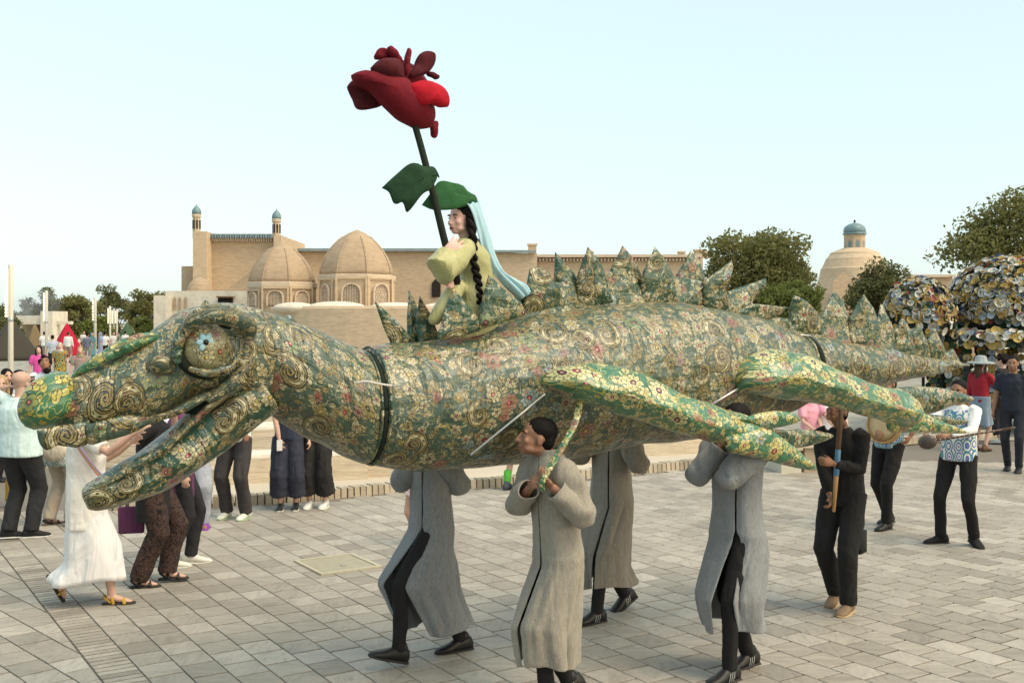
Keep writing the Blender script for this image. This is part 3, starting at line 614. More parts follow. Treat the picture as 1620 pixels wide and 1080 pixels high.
def tree(label, cx, Y, x0, x1, ytop, ybot, mat, nl=5000, ls=.2, group='trees around the plaza', name='tree', clumps=46, seed=1):
    rg = np.random.RandomState(seed); k = px(Y); c = P((x0+x1)/2, (ytop+ybot)/2, Y); rx, rz = (x1-x0)/2*k, (ybot-ytop)/2*k; ry = rx*.9
    base = A(P(cx, HY, Y)[0], Y, 0); t = thing(name, base, label, 'tree', group)
    mb = MB(); fork = base*.75+A(c[0], c[1], 0)*.25+UP*max(.35, (c[2]-rz*.75)); tr = max(.06, rx*.06)
    mb.tube([base, base*.6+fork*.4+A(.04, 0, 0), fork], [tr*1.3, tr, tr*.8], 8); ctr = []
    while len(ctr) < clumps:
        d = rg.normal(size=3); d /= np.linalg.norm(d); q = rg.uniform(.35, 1)**.6
        q *= 1+.16*math.sin(d[0]*5+seed)+.12*math.sin(d[2]*7+seed*2)+rg.uniform(-.1, .1)
        p = c+d*A(rx, ry, rz)*q*.86
        if p[2] > .3: ctr.append(p)
    for p in ctr[::4]:
        m_ = (fork+p)/2+rg.normal(size=3)*.05*rx-UP*.05*rz; mb.tube([fork-UP*.1, m_, p], [tr*.5, tr*.3, tr*.1], 5, False)
    mb.build('trunk', M['bark'], t)
    V = []; F = []; at = []; ctr = np.array(ctr); cs = rx*rg.uniform(.16, .34, len(ctr)); ct = rg.uniform(0, .6, len(ctr)); w = cs**2/np.sum(cs**2)
    for ci, n in zip(range(len(ctr)), (w*nl).astype(int)):
        g = rg.normal(size=(n, 3)); g = g/np.linalg.norm(g, axis=1)[:, None]*(rg.uniform(.2, 1.15, (n, 1))**.6)*cs[ci]*A(1, 1, .8)
        for q in g:
            p = ctr[ci]+q; u = rg.normal(size=3); u /= np.linalg.norm(u); v = np.cross(u, rg.normal(size=3)); v /= np.linalg.norm(v)+1e-9; h = ls*rg.uniform(.5, 1.2); i = len(V)
            V += [p-u*h*.5, p+v*h*.26, p+u*h*.5, p-v*h*.26]; F.append((i, i+1, i+2, i+3)); at += [min(1, ct[ci]+rg.uniform(0, .4))]*4
    mk('crown', V, F, mat, t, smooth=False, attr=at); return t
tree('broad rounded olive-green tree behind the dorsal fins', 1195, 40, 1112, 1282, 362, 500, M['lf_mid'], 17000, .19, seed=11, clumps=150)
tree('bushy light-green shrub beside the broad rounded tree', 1262, 36, 1205, 1305, 440, 520, M['lf_lt'], 6000, .16, seed=12, clumps=80)
tree('low dark-green round tree in front of the lantern dome', 1392, 42, 1330, 1456, 415, 520, M['lf_dark'], 10000, .18, seed=13, clumps=110)
tree('large spreading tree rising behind the big dish-covered dome', 1600, 34, 1500, 1740, 300, 470, M['lf_mid'], 18000, .17, seed=14, clumps=170)
for i, (lab, cx, x0, x1, yt, yb, mt, Y) in enumerate((('dark tree beside the drifting smoke', 65, 30, 105, 462, 540, 'lf_dark', 98), ('tall dark tree behind the red pyramid tent', 120, 78, 160, 459, 545, 'lf_mid', 100),
        ('tallest dark tree behind the row of lamp posts', 180, 145, 212, 446, 545, 'lf_dark', 122), ('dark tree next to the low plastered building', 228, 200, 262, 452, 545, 'lf_mid', 104), ('dark tree peeking over the low plastered building', 275, 250, 300, 458, 540, 'lf_dark', 108),
        ('small rounded green bush left of the green tent', 150, 125, 178, 497, 552, 'lf_lt', 92), ('light bush at the foot of the plastered building', 232, 208, 256, 500, 556, 'lf_lt', 60), ('dark hedge tree behind the grey tent', 6, -30, 36, 492, 556, 'lf_dark', 84), ('dusty tree behind the portico', -15, -70, 25, 470, 540, 'lf_dark', 105))):
    tree(lab, cx, Y, x0, x1, yt, yb, M[mt], 6500, .34, seed=20+i, clumps=75)
# ---------------------------------------------------------------- left: portico, tents, lamp posts
po = thing('portico', P(50, HY, 88)*A(1, 1, 0), 'pale plastered portico behind the pyramid tents', 'building')
wall(po, 26, 66, 499, 88, 4, 'plaster', ybase=513, name='lintel'); wall(po, 64, 83, 492, 87.5, 3, 'plaster', name='pier'); wall(po, 26, 33, 513.2, 88, 3, 'plaster', name='pier'); wall(po, 83.4, 112, 508, 88.3, .5, 'plaster', ybase=513, name='beam')
mk('back_wall', [P(33, 552, 91), P(64, 552, 91), P(64, 510, 91), P(33, 510, 91)], [(0, 1, 2, 3)], M['fb2'], po, smooth=False)
def tent(label, x0, x1, yt, yb, Y, c):
    m = cloth('tent_'+label.split()[0], c, .15, .85); k = px(Y); b = P((x0+x1)/2, HY, Y)*A(1, 1, 0); w = (x1-x0)/2*k*1.3; h = CH-(yt-HY)*k
    t = thing('pyramid_tent', b, label, 'tent', 'pyramid tents at the edge of the plaza'); rings = []
    for q in np.linspace(0, 1, 9):
        r = w*(1-q)**.92+.03; n = 24; th = np.linspace(0, 2*np.pi, n, endpoint=False); f = 1/np.maximum(abs(np.cos(th-.6)), abs(np.sin(th-.6)))*.86; rings.append(np.stack([b[0]+r*f*np.cos(th)*(1+.015*np.sin(th*9)), b[1]+r*f*np.sin(th), np.full(n, h*q)], 1))
    MB().rings(rings).build('canvas', m, t); MB().tube([b+UP*(h-.05), b+UP*(h+.16)], .03, 6).build('tent_pole', M['plaster'], t)
tent('crimson red pyramid tent among the crowd', 84, 128, 511, 566, 70, (.38, .008, .03)); tent('khaki brown pyramid tent beside the dark one', 38, 72, 512, 563, 72, (.16, .115, .06))
tent('charcoal grey pyramid tent at the plaza edge', -20, 56, 504, 572, 64, (.045, .04, .03)); tent('forest green pyramid tent below the low building', 180, 222, 510, 566, 72, (.05, .09, .045))
M['pole'] = plain('cream_painted_post', (.58, .54, .45), .6, .08); M['bulb'] = emit('warm_lamp_bulb', (1, .80, .48), 1.6)
for x, Y, zt, lab in ((17, 32, 3.95, 'thick cream lamp post standing before the charcoal tent'), (73.5, 55, 3.85, 'lamp post with warm bulbs before the portico pier'), (150.5, 74, 3.95, 'slim cream lamp post right of the crimson tent'), (174, 92, 3.6, 'first of the close row of small lamp posts'), (180, 104, 3.55, 'middle one of the close row of small lamp posts'), (185, 114, 3.6, 'last of the close row of small lamp posts')):
    b = P(x, HY, Y)*A(1, 1, 0); t = thing('lamp_post', b, lab, 'lamp post', 'lamp posts lining the plaza'); w = .075 if Y < 60 else .10
    MB().tube([b, b+UP*zt*.6, b+UP*zt], [w*1.1, w, w], 10).build('post', M['pole'], t)
    MB().tube([b+UP*.001, b+UP*.05], [w*1.9, w*1.8], 12).build('base_plate', M['pole'], t)
    MB().tube([b+UP*zt*.58, b+UP*zt*.6], [w*1.15, w*1.15], 10).build('collar', M['steel'], t)
    src = None; nb = 15 if Y < 60 else 8
    for i in range(nb):
        q = b+A(-w-.035, -.05, zt*(.62+.37*i/nb))
        if src is None: src = MB().ell((0, 0, 0), .045 if Y < 60 else .06, n=8, m=6).build('bulb', M['bulb'], None); src.data.transform(__import__('mathutils').Matrix.Translation(Vector(ORG[src]))); src.parent = t; src.location = q-ORG[t]
        else: instance(src, t, q)
# drifting smoke
s = NT('smoke'); s.t.nodes.remove(s.b); n_ = s.noise(s.coord(), 1.1, 4, .6, .6); pv = s.n('ShaderNodeVolumePrincipled'[10:]); pv.inputs['Color'].default_value = (.93, .96, 1, 1)
gr = s.n('TexGradient', gradient_type='SPHERICAL'); s.l(s.map(s.coord(), (.42, .42, .62)), gr.inputs[0])
dn = (n_-.42)*X(s.t, gr.outputs['Fac'])*2.0; dn = dn.op('MAXIMUM', 0.0); s.l(dn, pv.inputs['Density']); s.l(pv.outputs[0], s.t.nodes['Material Output'].inputs['Volume'])
c = P(50, 480, 56); o = MB().ell(c, (1.5, 1.2, 1.0), n=16, m=9).build('smoke', s.m, None); o.data.transform(__import__('mathutils').Matrix.Translation(Vector((0, 0, -1.0)))); o.location = c; tag(o, 'pale blue smoke drifting up in front of the trees', 'smoke', kind='stuff')
# ---------------------------------------------------------------- right: domes covered in dishes
CAPC = [(0, (.46, .32, .09)), (.14, (.58, .56, .49)), (.29, (.025, .06, .03)), (.38, (.34, .21, .06)), (.52, (.28, .34, .38)), (.61, (.025, .03, .025)), (.73, (.44, .36, .20)), (.84, (.20, .04, .03)), (.89, (.04, .07, .15)), (.93, (.50, .48, .44))]
def capmat(name, single):
    s = NT(name); r = X(s.t, s.n('ObjectInfo').outputs['Random']) if single else X(s.t, s.n('Attribute', attribute_name='rnd').outputs['Fac']); n = s.noise(s.pos(), 40, 3)
    c_ = s.ramp(r, CAPC, True); return s.out(s.mix(1.0, c_, s.ramp(n, [(.3, (.7, .7, .7)), (.7, (1.15, 1.15, 1.15))]), 'MULTIPLY'), .45)
M['cap_i'], M['cap_s'] = capmat('dish', True), capmat('dish_many', False); M['core'] = plain('dark_green_frame_cloth', (.02, .032, .022), .9)
YC = 21.0; k = px(YC)
pv_ = thing('dish_pavilion', P(1540, HY, YC+1)*A(1, 1, 0), 'domed installation covered all over with colourful ceramic dishes', 'installation')
dA, dB = P(1453, 500, YC+.7), P(1592, 500, YC+1.5); rA, rB = 54*k, 98*k
capV, capF, _ = loft(lathe([(.035, -.012), (.050, -.010), (.086, .014), (.096, .022), (.094, .027), (.084, .020), (.050, .002), (.006, -.001)], A(0, 0, 0), 12), True, True)
cap0 = None; stuff = MB(); caps = []
def frame_of(n_):
    a = nrm(np.cross(n_, A(.3, .2, 1.0))); return a, np.cross(n_, a), n_
def cap_at(p, n_, sc=1.0): caps.append((p, nrm(n_), sc))
MB().rings(lathe([(rA, dA[2]-.25), (rA*.98, dA[2]+rA*.25), (rA*.8, dA[2]+rA*.68), (rA*.45, dA[2]+rA*1.02), (.05, dA[2]+rA*1.14)], dA, 20)).build('dome_core', M['core'], pv_)
MB().rings(lathe([(rB, dB[2]-.25), (rB*.96, dB[2]+rB*.35), (rB*.78, dB[2]+rB*.68), (rB*.42, dB[2]+rB*.92), (.05, dB[2]+rB*1.0)], dB, 24)).build('dome_core', M['core'], pv_)
brim = [(rB*1.75, dB[2]-.62), (rB*1.78, dB[2]-.45), (rB*1.3, dB[2]-.25), (rB*.9, dB[2]-.2)]
bc = P(1600, 500, YC+1.9); MB().rings(lathe(brim, bc, 30)).build('brim', M['core'], pv_)
for j in range(10):
    a = j*R(36)+.3; b = bc*A(1, 1, 0)+A(math.cos(a), math.sin(a), 0)*rB*1.45; MB().tube([b, b+UP*(dB[2]-.5)], .035, 8).build('post', M['core'], pv_)
rg = np.random.RandomState(5)
def shell(c, r, asp, n, lo=-.1):
    got = []
    for _ in range(n*14):
        v = rg.normal(size=3); v /= np.linalg.norm(v)
        if v[2] < lo or v[1] > .35: continue
        p = np.array(c)+v*A(r, r, r*asp)*1.02
        if all(np.sum((p-g)**2) > .0033 for g in got): got.append(p); cap_at(p, v*A(1, 1, 1/asp)+rg.normal(size=3)*.30, rg.choice([.45, .6, .7, .8, .95]))
        if len(got) >= n: break
shell(dA, rA, 1.12, 420); shell(dB, rB, 1.0, 1000); shell(dB-UP*.1, rB*1.02, 1.0, 300, -.3); shell(dA-UP*.1, rA*1.02, 1.0, 140, -.4)
for ring, (rr, zz, tilt) in enumerate(((1.77, -.56, .1), (1.79, -.42, .3), (1.68, -.38, .9), (1.5, -.32, 1), (1.3, -.26, 1))):
    n = int(2*math.pi*rr*rB/.085)
    for j in range(n):
        a = 2*math.pi*j/n+rg.uniform(-.02, .02)
        if math.sin(a) > .3: continue
        cap_at(bc+A(math.cos(a)*rr*rB, math.sin(a)*rr*rB, dB[2]-bc[2]+zz+rg.uniform(-.03, .03)), A(math.cos(a), math.sin(a), tilt)+rg.normal(size=3)*.30, rg.choice([.5, .65, .75, 1.0]))
nvis = len(caps)
for j in range(90):                                              # hanging strings
    a = -math.pi+math.pi*j/89; rr = rB*rg.uniform(1.0, 1.72); x, y = bc[0]+math.cos(a)*rr, bc[1]+math.sin(a)*rr; z1 = dB[2]-.62
    stuff.tube([(x, y, z1+.05), (x, y, z1-1.25)], .006, 4, at=.3)
    for q in range(8): cap_at(A(x, y, z1-.08-q*.155+rg.uniform(-.04, .04)), A(math.cos(a)+rg.normal()*.4, math.sin(a)-.4+rg.normal()*.3, rg.normal()*.4), rg.uniform(.7, 1))
order = sorted(range(len(caps)), key=lambda i: (i >= nvis, abs(caps[i][0][0]/caps[i][0][1]*FP+810-1530) > 95, caps[i][0][1]))
for r_, i in enumerate(order):
    p, n_, sc = caps[i]; a, b, c_ = frame_of(n_)
    if r_ < 295:
        if cap0 is None: cap0 = mk('dish', capV+ORG[pv_], capF, M['cap_i'], pv_, smooth=True); o = cap0
        else: o = cap0.copy(); COL.objects.link(o)
        from mathutils import Matrix
        o.parent = pv_; o.matrix_basis = Matrix.Translation(Vector(p-ORG[pv_])) @ Matrix((a, b, c_)).transposed().to_4x4() @ Matrix.Scale(sc, 4)
    else: stuff.add(p+(capV@np.array([a, b, c_]))*sc, capF, at=rg.rand())
o = stuff.build('dish_mass', M['cap_s'], pv_, smooth=True, attr=True); o['kind'] = 'stuff'
# seats and kerb at the right
def block(label, x0, x1, yt, yb, col, top=None):
    b = G((x0+x1)/2, yb); k = px(b[1]); w, h = (x1-x0)*k, (yb-yt)*k; t = thing('stone_bench', b, label, 'bench', 'stone seats by the ruins')
    MB().box(b+A(0, .3, h/2-.03), (w*.96, .6, h-.06), .1, taper=.96).build('bench_block', plain('bench_'+label.split()[0], col, .8, .15, 8, .01), t, smooth=False)
    MB().box(b+A(0, .3, h-.028), (w*1.04, .66, .055), .1).build('bench_top', plain('bench_slab', (.5, .42, .31), .75, .1, 10), t, smooth=False)
block('cream stone bench block beside the grey-coated carrier', 1232, 1266, 706, 749, (.52, .48, .38)); block('tan stone bench holding the two seated women', 1267, 1335, 702, 747, (.36, .28, .20))
kr = thing('brick_kerb', G(1500, 700), 'short straight brick kerb behind the lute player', 'kerb')
src = None; p0, p1 = G(1425, 704), G(1585, 690)
for i in range(44):
    p = p0+(p1-p0)*i/43; instance(kb, kr, p+A(0, 0, .08), (0, 0, math.atan2(*(p1-p0)[[1, 0]])))
# ---------------------------------------------------------------- people
def rotv(v, ax, a):
    v = np.asarray(v, float); ax = nrm(ax); return v*math.cos(a)+np.cross(ax, v)*math.sin(a)+ax*np.dot(ax, v)*(1-math.cos(a))
def ik(a, b, l1, l2, hint):
    a, b = np.array(a, float), np.array(b, float); d = b-a; L = np.linalg.norm(d); mxl = (l1+l2)*.998
    if L > mxl: b = a+d/L*mxl; L = mxl
    u = nrm(b-a); x = (l1*l1-l2*l2+L*L)/(2*L); h = math.sqrt(max(0, l1*l1-x*x)); hv = np.array(hint, float); hv = nrm(hv-u*np.dot(hv, u))
    return a+u*x+hv*h, b
def hand(mb, w, d, pn, s=1.0, curl=.5, side=1, n=7, spread=1.0):
    """palm and five bent fingers: w wrist, d direction, pn the way the palm faces, side +1 when the thumb lies along d x pn"""
    d = nrm(d); pn = nrm(np.array(pn, float)-d*np.dot(pn, d)); t = np.cross(d, pn)*side
    mb.ell(w+d*.045*s, (.052*s, .034*s, .017*s), (d, t, pn), 10, 7)
    for i, (off, ln, r) in enumerate(((.028, .070, .0085), (.010, .078, .0088), (-.009, .073, .0085), (-.027, .056, .0075))):
        p = w+d*(.080-.004*abs(i-1))*s+t*off*s*1.05; a = 0; pts = [p-d*.02*s, p]; dd = nrm(d+t*off*4*spread)
        for q in (.45, .32, .25): a += curl*.8; pts.append(pts[-1]+(dd*math.cos(a)+pn*math.sin(a))*ln*s*q*1.0)
        mb.tube(pts, [r*s, r*s, r*.95*s, r*.88*s, r*.75*s], n)
    p = w+d*.028*s+t*.026*s; a1_ = nrm(d*.72+t*.62+pn*(.25+curl*.4)); p2 = p+a1_*.034*s; a2_ = nrm(d*.9+t*.15+pn*(.2+curl*.7)); mb.tube([p-a1_*.015*s, p, p2, p2+a2_*.026*s], [.012*s, .011*s, .010*s, .008*s], n)
def head_shapes(mb, c, f, up, s):
    """skull, jaw, nose, brow, ears; c = head centre, f = where the face looks"""
    f = nrm(f); up = nrm(np.array(up)-f*np.dot(up, f)); r = np.cross(f, up); ax = (r, f, up); q = lambda x, y, z: c+r*x*s+f*y*s+up*z*s
    mb.ell(q(0, -.012, .030), (.074*s, .094*s, .084*s), ax, 16, 11)           # cranium
    mb.ell(q(0, .030, -.030), (.060*s, .062*s, .078*s), ax, 14, 9)            # face
    mb.ell(q(0, .056, -.088), (.030*s, .026*s, .022*s), ax, 10, 7)            # chin
    for sg in (-1, 1):
        mb.ell(q(.038*sg, .028, -.070), (.024*s, .044*s, .022*s), ax, 10, 7)  # jaw
        mb.ell(q(.040*sg, .066, -.028), (.022*s, .018*s, .020*s), ax, 8, 6)   # cheek
        mb.ell(q(.034*sg, .080, .022), (.026*s, .010*s, .008*s), ax, 8, 6)    # brow
        mb.ell(q(.074*sg, -.008, -.012), (.009*s, .020*s, .032*s), ax, 10, 7) # ear
    mb.tube([q(0, .088, .012), q(0, .104, -.018), q(0, .113, -.036), q(0, .096, -.044)], [.009*s, .011*s, .0135*s, .009*s], 8)
    for sg in (-1, 1): mb.ell(q(.012*sg, .096, -.039), (.008*s, .010*s, .007*s), ax, 8, 6)
    mb.ell(q(0, .088, -.062), (.022*s, .011*s, .006*s), ax, 8, 6); mb.ell(q(0, .086, -.073), (.018*s, .010*s, .006*s), ax, 8, 6)
    return q, ax
def face_parts(q, ax, s, body, skinm):
    for sg in (-1, 1):
        MB().ell(q(.032*sg, .0805, .002), (.012*s, .008*s, .0048*s), ax, 10, 7).build('eye', M['eyew'], body)
        MB().ell(q(.032*sg, .0858, .002), (.0055*s, .004*s, .0048*s), ax, 10, 7).build('iris', M['iris'], body)
        MB().tube([q(.014*sg, .090, .019), q(.032*sg, .091, .026), q(.052*sg, .078, .021)], [.0035*s, .0045*s, .003*s], 6).build('eyebrow', M['hair'], body)
    MB().tube([q(-.021, .091, -.066), q(0, .099, -.0655), q(.021, .091, -.066)], [.003*s, .0065*s, .003*s], 6).tube([q(-.018, .090, -.072), q(0, .097, -.074), q(.018, .090, -.072)], [.003*s, .0065*s, .003*s], 6).build('lips', M['lip'], body)
def hair_part(q, ax, s, body, style, mat, vox):
    mb = MB()
    if style == 'cap':
        mb.ell(q(0, -.014, .048), (.084*s, .104*s, .078*s), ax, 16, 10); mb.tube([q(-.05, .085, .045), q(0, .15, .035), q(.05, .085, .045)], [(.03*s, .006*s)]*3, 8); return mb.build('cap', mat, body)
    mb.ell(q(0, -.024, .046), (.081*s, .098*s, .080*s), ax, 16, 10)
    if style != 'bald': mb.ell(q(0, -.060, .0), (.070*s, .052*s, .075*s), ax, 14, 9)
    if style == 'long':
        mb.tube([q(0, -.07, .03), q(0, -.095, -.08), q(.01, -.09, -.20), q(.015, -.085, -.32)], [(.06*s, .035*s), (.075*s, .035*s), (.075*s, .03*s), (.045*s, .02*s)], 12)
        for sg in (-1, 1): mb.tube([q(.05*sg, .045, .065), q(.078*sg, .02, .0), q(.085*sg, .0, -.12), q(.08*sg, -.03, -.22)], [.022*s, .024*s, .026*s, .016*s], 8)
    if style == 'bun': mb.ell(q(0, -.13, .05), (.045*s, .04*s, .045*s), ax, 12, 8)
    if style == 'curly':
        for i in range(26):
            v = nrm(np.random.normal(size=3)); 
            if v[1] > .45 and v[2] < .4: continue
            if v[2] < -.5: continue
            mb.ell(q(.08*v[0], -.02+.098*v[1], .045+.085*v[2]), .034*s, None, 8, 6)
    if style == 'scarf':
        mb.ell(q(0, -.03, -.01), (.088*s, .1*s, .115*s), ax, 14, 9); mb.tube([q(0, -.04, -.08), q(0, -.03, -.16), q(0, -.02, -.2)], [(.08*s, .08*s), (.12*s, .10*s), (.15*s, .11*s)], 12)
    o = mb.build('headscarf' if style == 'scarf' else 'hair', mat, body); blobify(o, vox, 2, .012 if style in ('curly',) else .005, .02); return o
def shoe(body, ank, d, s, mat, sole, pitch=0, kind='shoe', stripes=False, root=None):
    """d = toe direction on the ground, pitch > 0 lifts the heel"""
    r = nrm(np.cross(d, UP)); dd = rotv(nrm(d), r, -pitch); uu = np.cross(r, dd); base = np.array(ank)-uu*.085*s; Q = lambda x, y, z: base+dd*x*s+r*y*s+uu*z*s
    th = np.linspace(0, 2*np.pi, 16, endpoint=False)
    if kind in ('sandal', 'slide'):
        mb = MB(); mb.rings([np.array([Q(x, w*math.cos(t), zc+zz*math.sin(t)) for t in th]) for x, w, zc, zz in ((-.075, .026, .013, .012), (-.055, .036, .013, .014), (.02, .038, .013, .014), (.11, .048, .013, .014), (.165, .042, .014, .013), (.19, .022, .015, .010))])
        so = mb.build('sandal_sole', sole, body); mb = MB()
        for x, h, w in (((.11, .062, .05), (.02, .085, .044)) if kind == 'sandal' else ((.09, .072, .052),)):
            mb.tube([Q(x, -w, .02), Q(x-.01, -w*.8, h*.75), Q(x-.015, 0, h), Q(x-.01, w*.8, h*.75), Q(x, w, .02)], [((.014 if kind == 'sandal' else .045)*s, .005*s)]*5, 8)
        if kind == 'sandal': mb.tube([Q(-.005, -.04, .03), Q(-.055, -.032, .07), Q(-.066, 0, .078), Q(-.055, .032, .07), Q(-.005, .04, .03)], [(.005*s, .011*s)]*5, 8)
        mb.build('sandal_strap', mat, so); return
    st = ((-.085, .020, .040, .030), (-.072, .034, .052, .045), (-.04, .039, .062, .056), (.0, .040, .060, .056), (.045, .041, .050, .044), (.09, .047, .038, .031), (.13, .047, .032, .025), (.17, .038, .027, .019), (.192, .020, .023, .011))
    mb = MB(); mb.rings([np.array([Q(x, w*math.cos(t), max(.014, zc+zz*math.sin(t))) for t in th]) for x, w, zc, zz in st]); mb.tube([Q(-.018, 0, .09), Q(-.022, 0, .118)], [.040*s, .036*s], 12)
    sh = mb.build('shoe', mat, body)
    MB().rings([np.array([Q(x, w*math.cos(t)*1.07, zc+zz*math.sin(t)) for t in th]) for x, w, zc, zz in ((-.092, .018, .010, .010), (-.076, .036, .010, .011), (0, .040, .010, .011), (.09, .049, .010, .011), (.15, .044, .012, .011), (.188, .026, .016, .010), (.199, .012, .018, .007))]).build('sole', sole, sh)
    mb = MB()
    for x in (.04, .058, .076): mb.tube([Q(x, -.026, .078-x*.35), Q(x+.004, 0, .094-x*.5), Q(x, .026, .078-x*.35)], .0035*s, 5)
    mb.build('laces', M['sole_dark'] if not stripes else M['blackshoe'], sh)
    if stripes:
        for sg in (-1, 1):
            for x in (.0, .018, .036):
                MB().tube([Q(x+.012, sg*.043, .022), Q(x, sg*.0435, .05), Q(x-.008, sg*.037, .078-x*.3)], [(.004*s, .002*s)]*3, 5).build('shoe_stripe', M['shoestripe'], sh)
def garment(name, mb, mat, body, vox, wr=.014, wsc=.09, sm=4): return blobify(mb.build(name, mat, body), vox, sm, wr, wsc)
def ringat(c, f, r, up, a, b, n=26, sh=2.3):
    th = np.linspace(0, 2*np.pi, n, endpoint=False); cs, sn = np.cos(th), np.sin(th); e = 2/sh
    return c+np.outer(np.sign(cs)*abs(cs)**e*a, r)+np.outer(np.sign(sn)*abs(sn)**e*b, f)
def person(label, base, f, H=1.72, cat='person', group=None, lfoot=(.0, .1, 0), rfoot=(.0, -.1, 0), lh=None, rh=None, lel=None, rel=None, lean=0, head_yaw=0, head_pitch=0, headf=0.0, drop=0.0, skinm='skin_t', hair='short', hairm='hair',
           top=None, topm=None, sleeve='short', bottom='trousers', botm=None, ease=1.0, shoes='shoe', shoem=None, solem=None, vox=.012, hem=.32, curl=.6, lpalm=None, rpalm=None, lfp=0, rfp=0, coat=None, girth=1.0, face=True, stripes=False, tuck=True, seat=None, toes=None, scale_head=1.0, shirtlen=.10, slit=None, coat_seed=1):
    """feet: (forward, left, heel pitch); hands: world targets; all else in the body's own frame"""
    f = nrm(A(f[0], f[1], 0)); s = H/1.72; lft = np.cross(UP, f); r = -lft; base = np.array(base, float)
    root = thing('person', base, label, cat, group)
    W = lambda x, y, z: base+f*x+lft*y+UP*z
    fl, fr = W(lfoot[0], lfoot[1], lfoot[2]+.085*s), W(rfoot[0], rfoot[1], rfoot[2]+.085*s)
    hipz = (.92*s-drop) if seat is None else seat
    LT, LS = .445*s, .425*s
    hc_ = W((lfoot[0]+rfoot[0])*.5 if seat is None else 0, 0, hipz)
    for _ in range(30):
        hl, hr = hc_+lft*.095*s, hc_-lft*.095*s
        if max(np.linalg.norm(fl-hl), np.linalg.norm(fr-hr)) > (LT+LS)*.995 and seat is None: hc_ = hc_-UP*.01
        else: break
    ltf = f if toes is None else nrm(toes[0][0]*f+toes[0][1]*lft); rtf = f if toes is None else nrm(toes[1][0]*f+toes[1][1]*lft)
    kl, fl = ik(hl, fl, LT, LS, f+lft*.12); kr_, fr = ik(hr, fr, LT, LS, f-lft*.12)
    up = rotv(UP, r, -lean)                                     # spine direction, lean > 0 = forward
    fs = rotv(f, r, -lean); sp = lambda z, x=0: hc_+up*z*s+fs*x*s
    shl, shr = sp(.50)+lft*.175*s, sp(.50)-lft*.175*s
    neck = sp(.545, -.005); hf = rotv(rotv(f, UP, head_yaw), np.cross(rotv(f, UP, head_yaw), UP), -head_pitch); hup = nrm(np.cross(np.cross(hf, UP), hf)) if abs(hf[2]) < .99 else UP
    hcn = sp(.675, .025+headf); hs = s*scale_head
    UA, FA = .285*s, .255*s
    tl = lh if lh is not None else W((lfoot[0]+rfoot[0])/2+.05, .27*s, hc_[2]-.06*s); tr_ = rh if rh is not None else W((lfoot[0]+rfoot[0])/2+.05, -.27*s, hc_[2]-.06*s)
    el, wl = ik(shl, tl, UA, FA, lel if lel is not None else -f+lft*.3); er, wr_ = ik(shr, tr_, UA, FA, rel if rel is not None else -f-lft*.3)
    # --- body: one continuous skin
    mb = MB(); g = girth
    mb.rings([ringat(sp(z), fs, r, up, a*s*g, b*s*g, 20) for z, a, b in ((-.06, .10, .08), (.0, .135, .095), (.12, .125, .085), (.28, .135, .095), (.40, .145, .095), (.49, .125, .07), (.53, .06, .055))])
    mb.tube([sp(.50), neck, hcn-hup*.05*hs-hf*.02*hs], [.055*s, .052*s, .052*s], 12)
    q, ax = head_shapes(mb, hcn, hf, hup, hs)
    for h, k, a, td, pt in ((hl, kl, fl, ltf, lfp), (hr, kr_, fr, rtf, rfp)):
        mb.tube([h, h*.5+k*.5, k, k*.6+a*.4, a], np.array([.072, .064, .050, .046, .032])*s, 10)
        rr = nrm(np.cross(td, UP)); dd = rotv(td, rr, -pt); uu = np.cross(rr, dd); mb.tube([a-uu*.015*s-dd*.03*s, a-uu*.035*s+dd*.06*s, a-uu*.050*s+dd*.12*s, a-uu*.056*s+dd*.155*s], [(.030*s, .030*s), (.035*s, .028*s), (.036*s, .018*s), (.024*s, .012*s)], 10)
    for sh, e, w, pal, sd in ((shl, el, wl, lpalm, 1), (shr, er, wr_, rpalm, -1)):
        mb.tube([sh*.9+sp(.47)*.1, sh*.5+e*.5, e, e*.55+w*.45, w], np.array([.048, .043, .036, .036, .024])*s, 10)
        fd = nrm(w-e); pn = pal if pal is not None else (sp(.1)-w)
        hand(mb, w, fd if pal is None or len(pal) < 2 else fd, pn, s, curl, 1 if np.dot(np.cross(fd, pn), f+UP*.5) > 0 else -1, 6 if vox > .01 else 8)
    body = blobify(mb.build('body', M[skinm], root), vox*.8, 2)
    if face: face_parts(q, ax, hs, body, M[skinm])
    if hair: hair_part(q, ax, hs, body, hair, M[hairm] if isinstance(hairm, str) else hairm, vox*.9)
    # --- lower clothing
    legs = [(hl, kl, fl), (hr, kr_, fr)]
    if bottom == 'trousers':
        mb = MB(); e_ = ease
        mb.rings([ringat(sp(z), fs, r, up, a*s*g, b*s*g, 24) for z, a, b in ((-.075, .11, .09), (-.01, .162, .118), (.06, .155, .112), (.12, .140, .105))])
        for h, k, a in ((hl, kl, fl), (hr, kr_, fr)):
            k2 = k+f*.012*s; mb.tube([h+UP*.02, h*.5+k*.5, k2, k*.5+a*.5-f*.005, a-UP*.012*s], np.array([.094*g, .086*(e_*.5+.5), .066*e_, .060*e_, .056*e_])*s, 14, False)
        garment('trousers', mb, botm, body, vox, .016, .10)
    elif bottom in ('culottes',):
        mb = MB(); mb.rings([ringat(sp(z), fs, r, up, a*s*g, b*s*g, 24) for z, a, b in ((-.08, .13, .10), (-.01, .165, .12), (.06, .150, .11), (.12, .135, .10))])
        for h, k, a, sg in ((hl, kl, fl, 1), (hr, kr_, fr, -1)):
            e = a+UP*.12*s+lft*sg*.01; mb.tube([h, h*.5+k*.5+f*.01, k*.8+e*.2-f*.005, k*.3+e*.7, e], [.102*s, .104*s, .108*s, .116*s, .128*s], 18, False)
        garment('wide_trousers', mb, botm, body, vox, .02, .08)
    elif bottom == 'skirt':
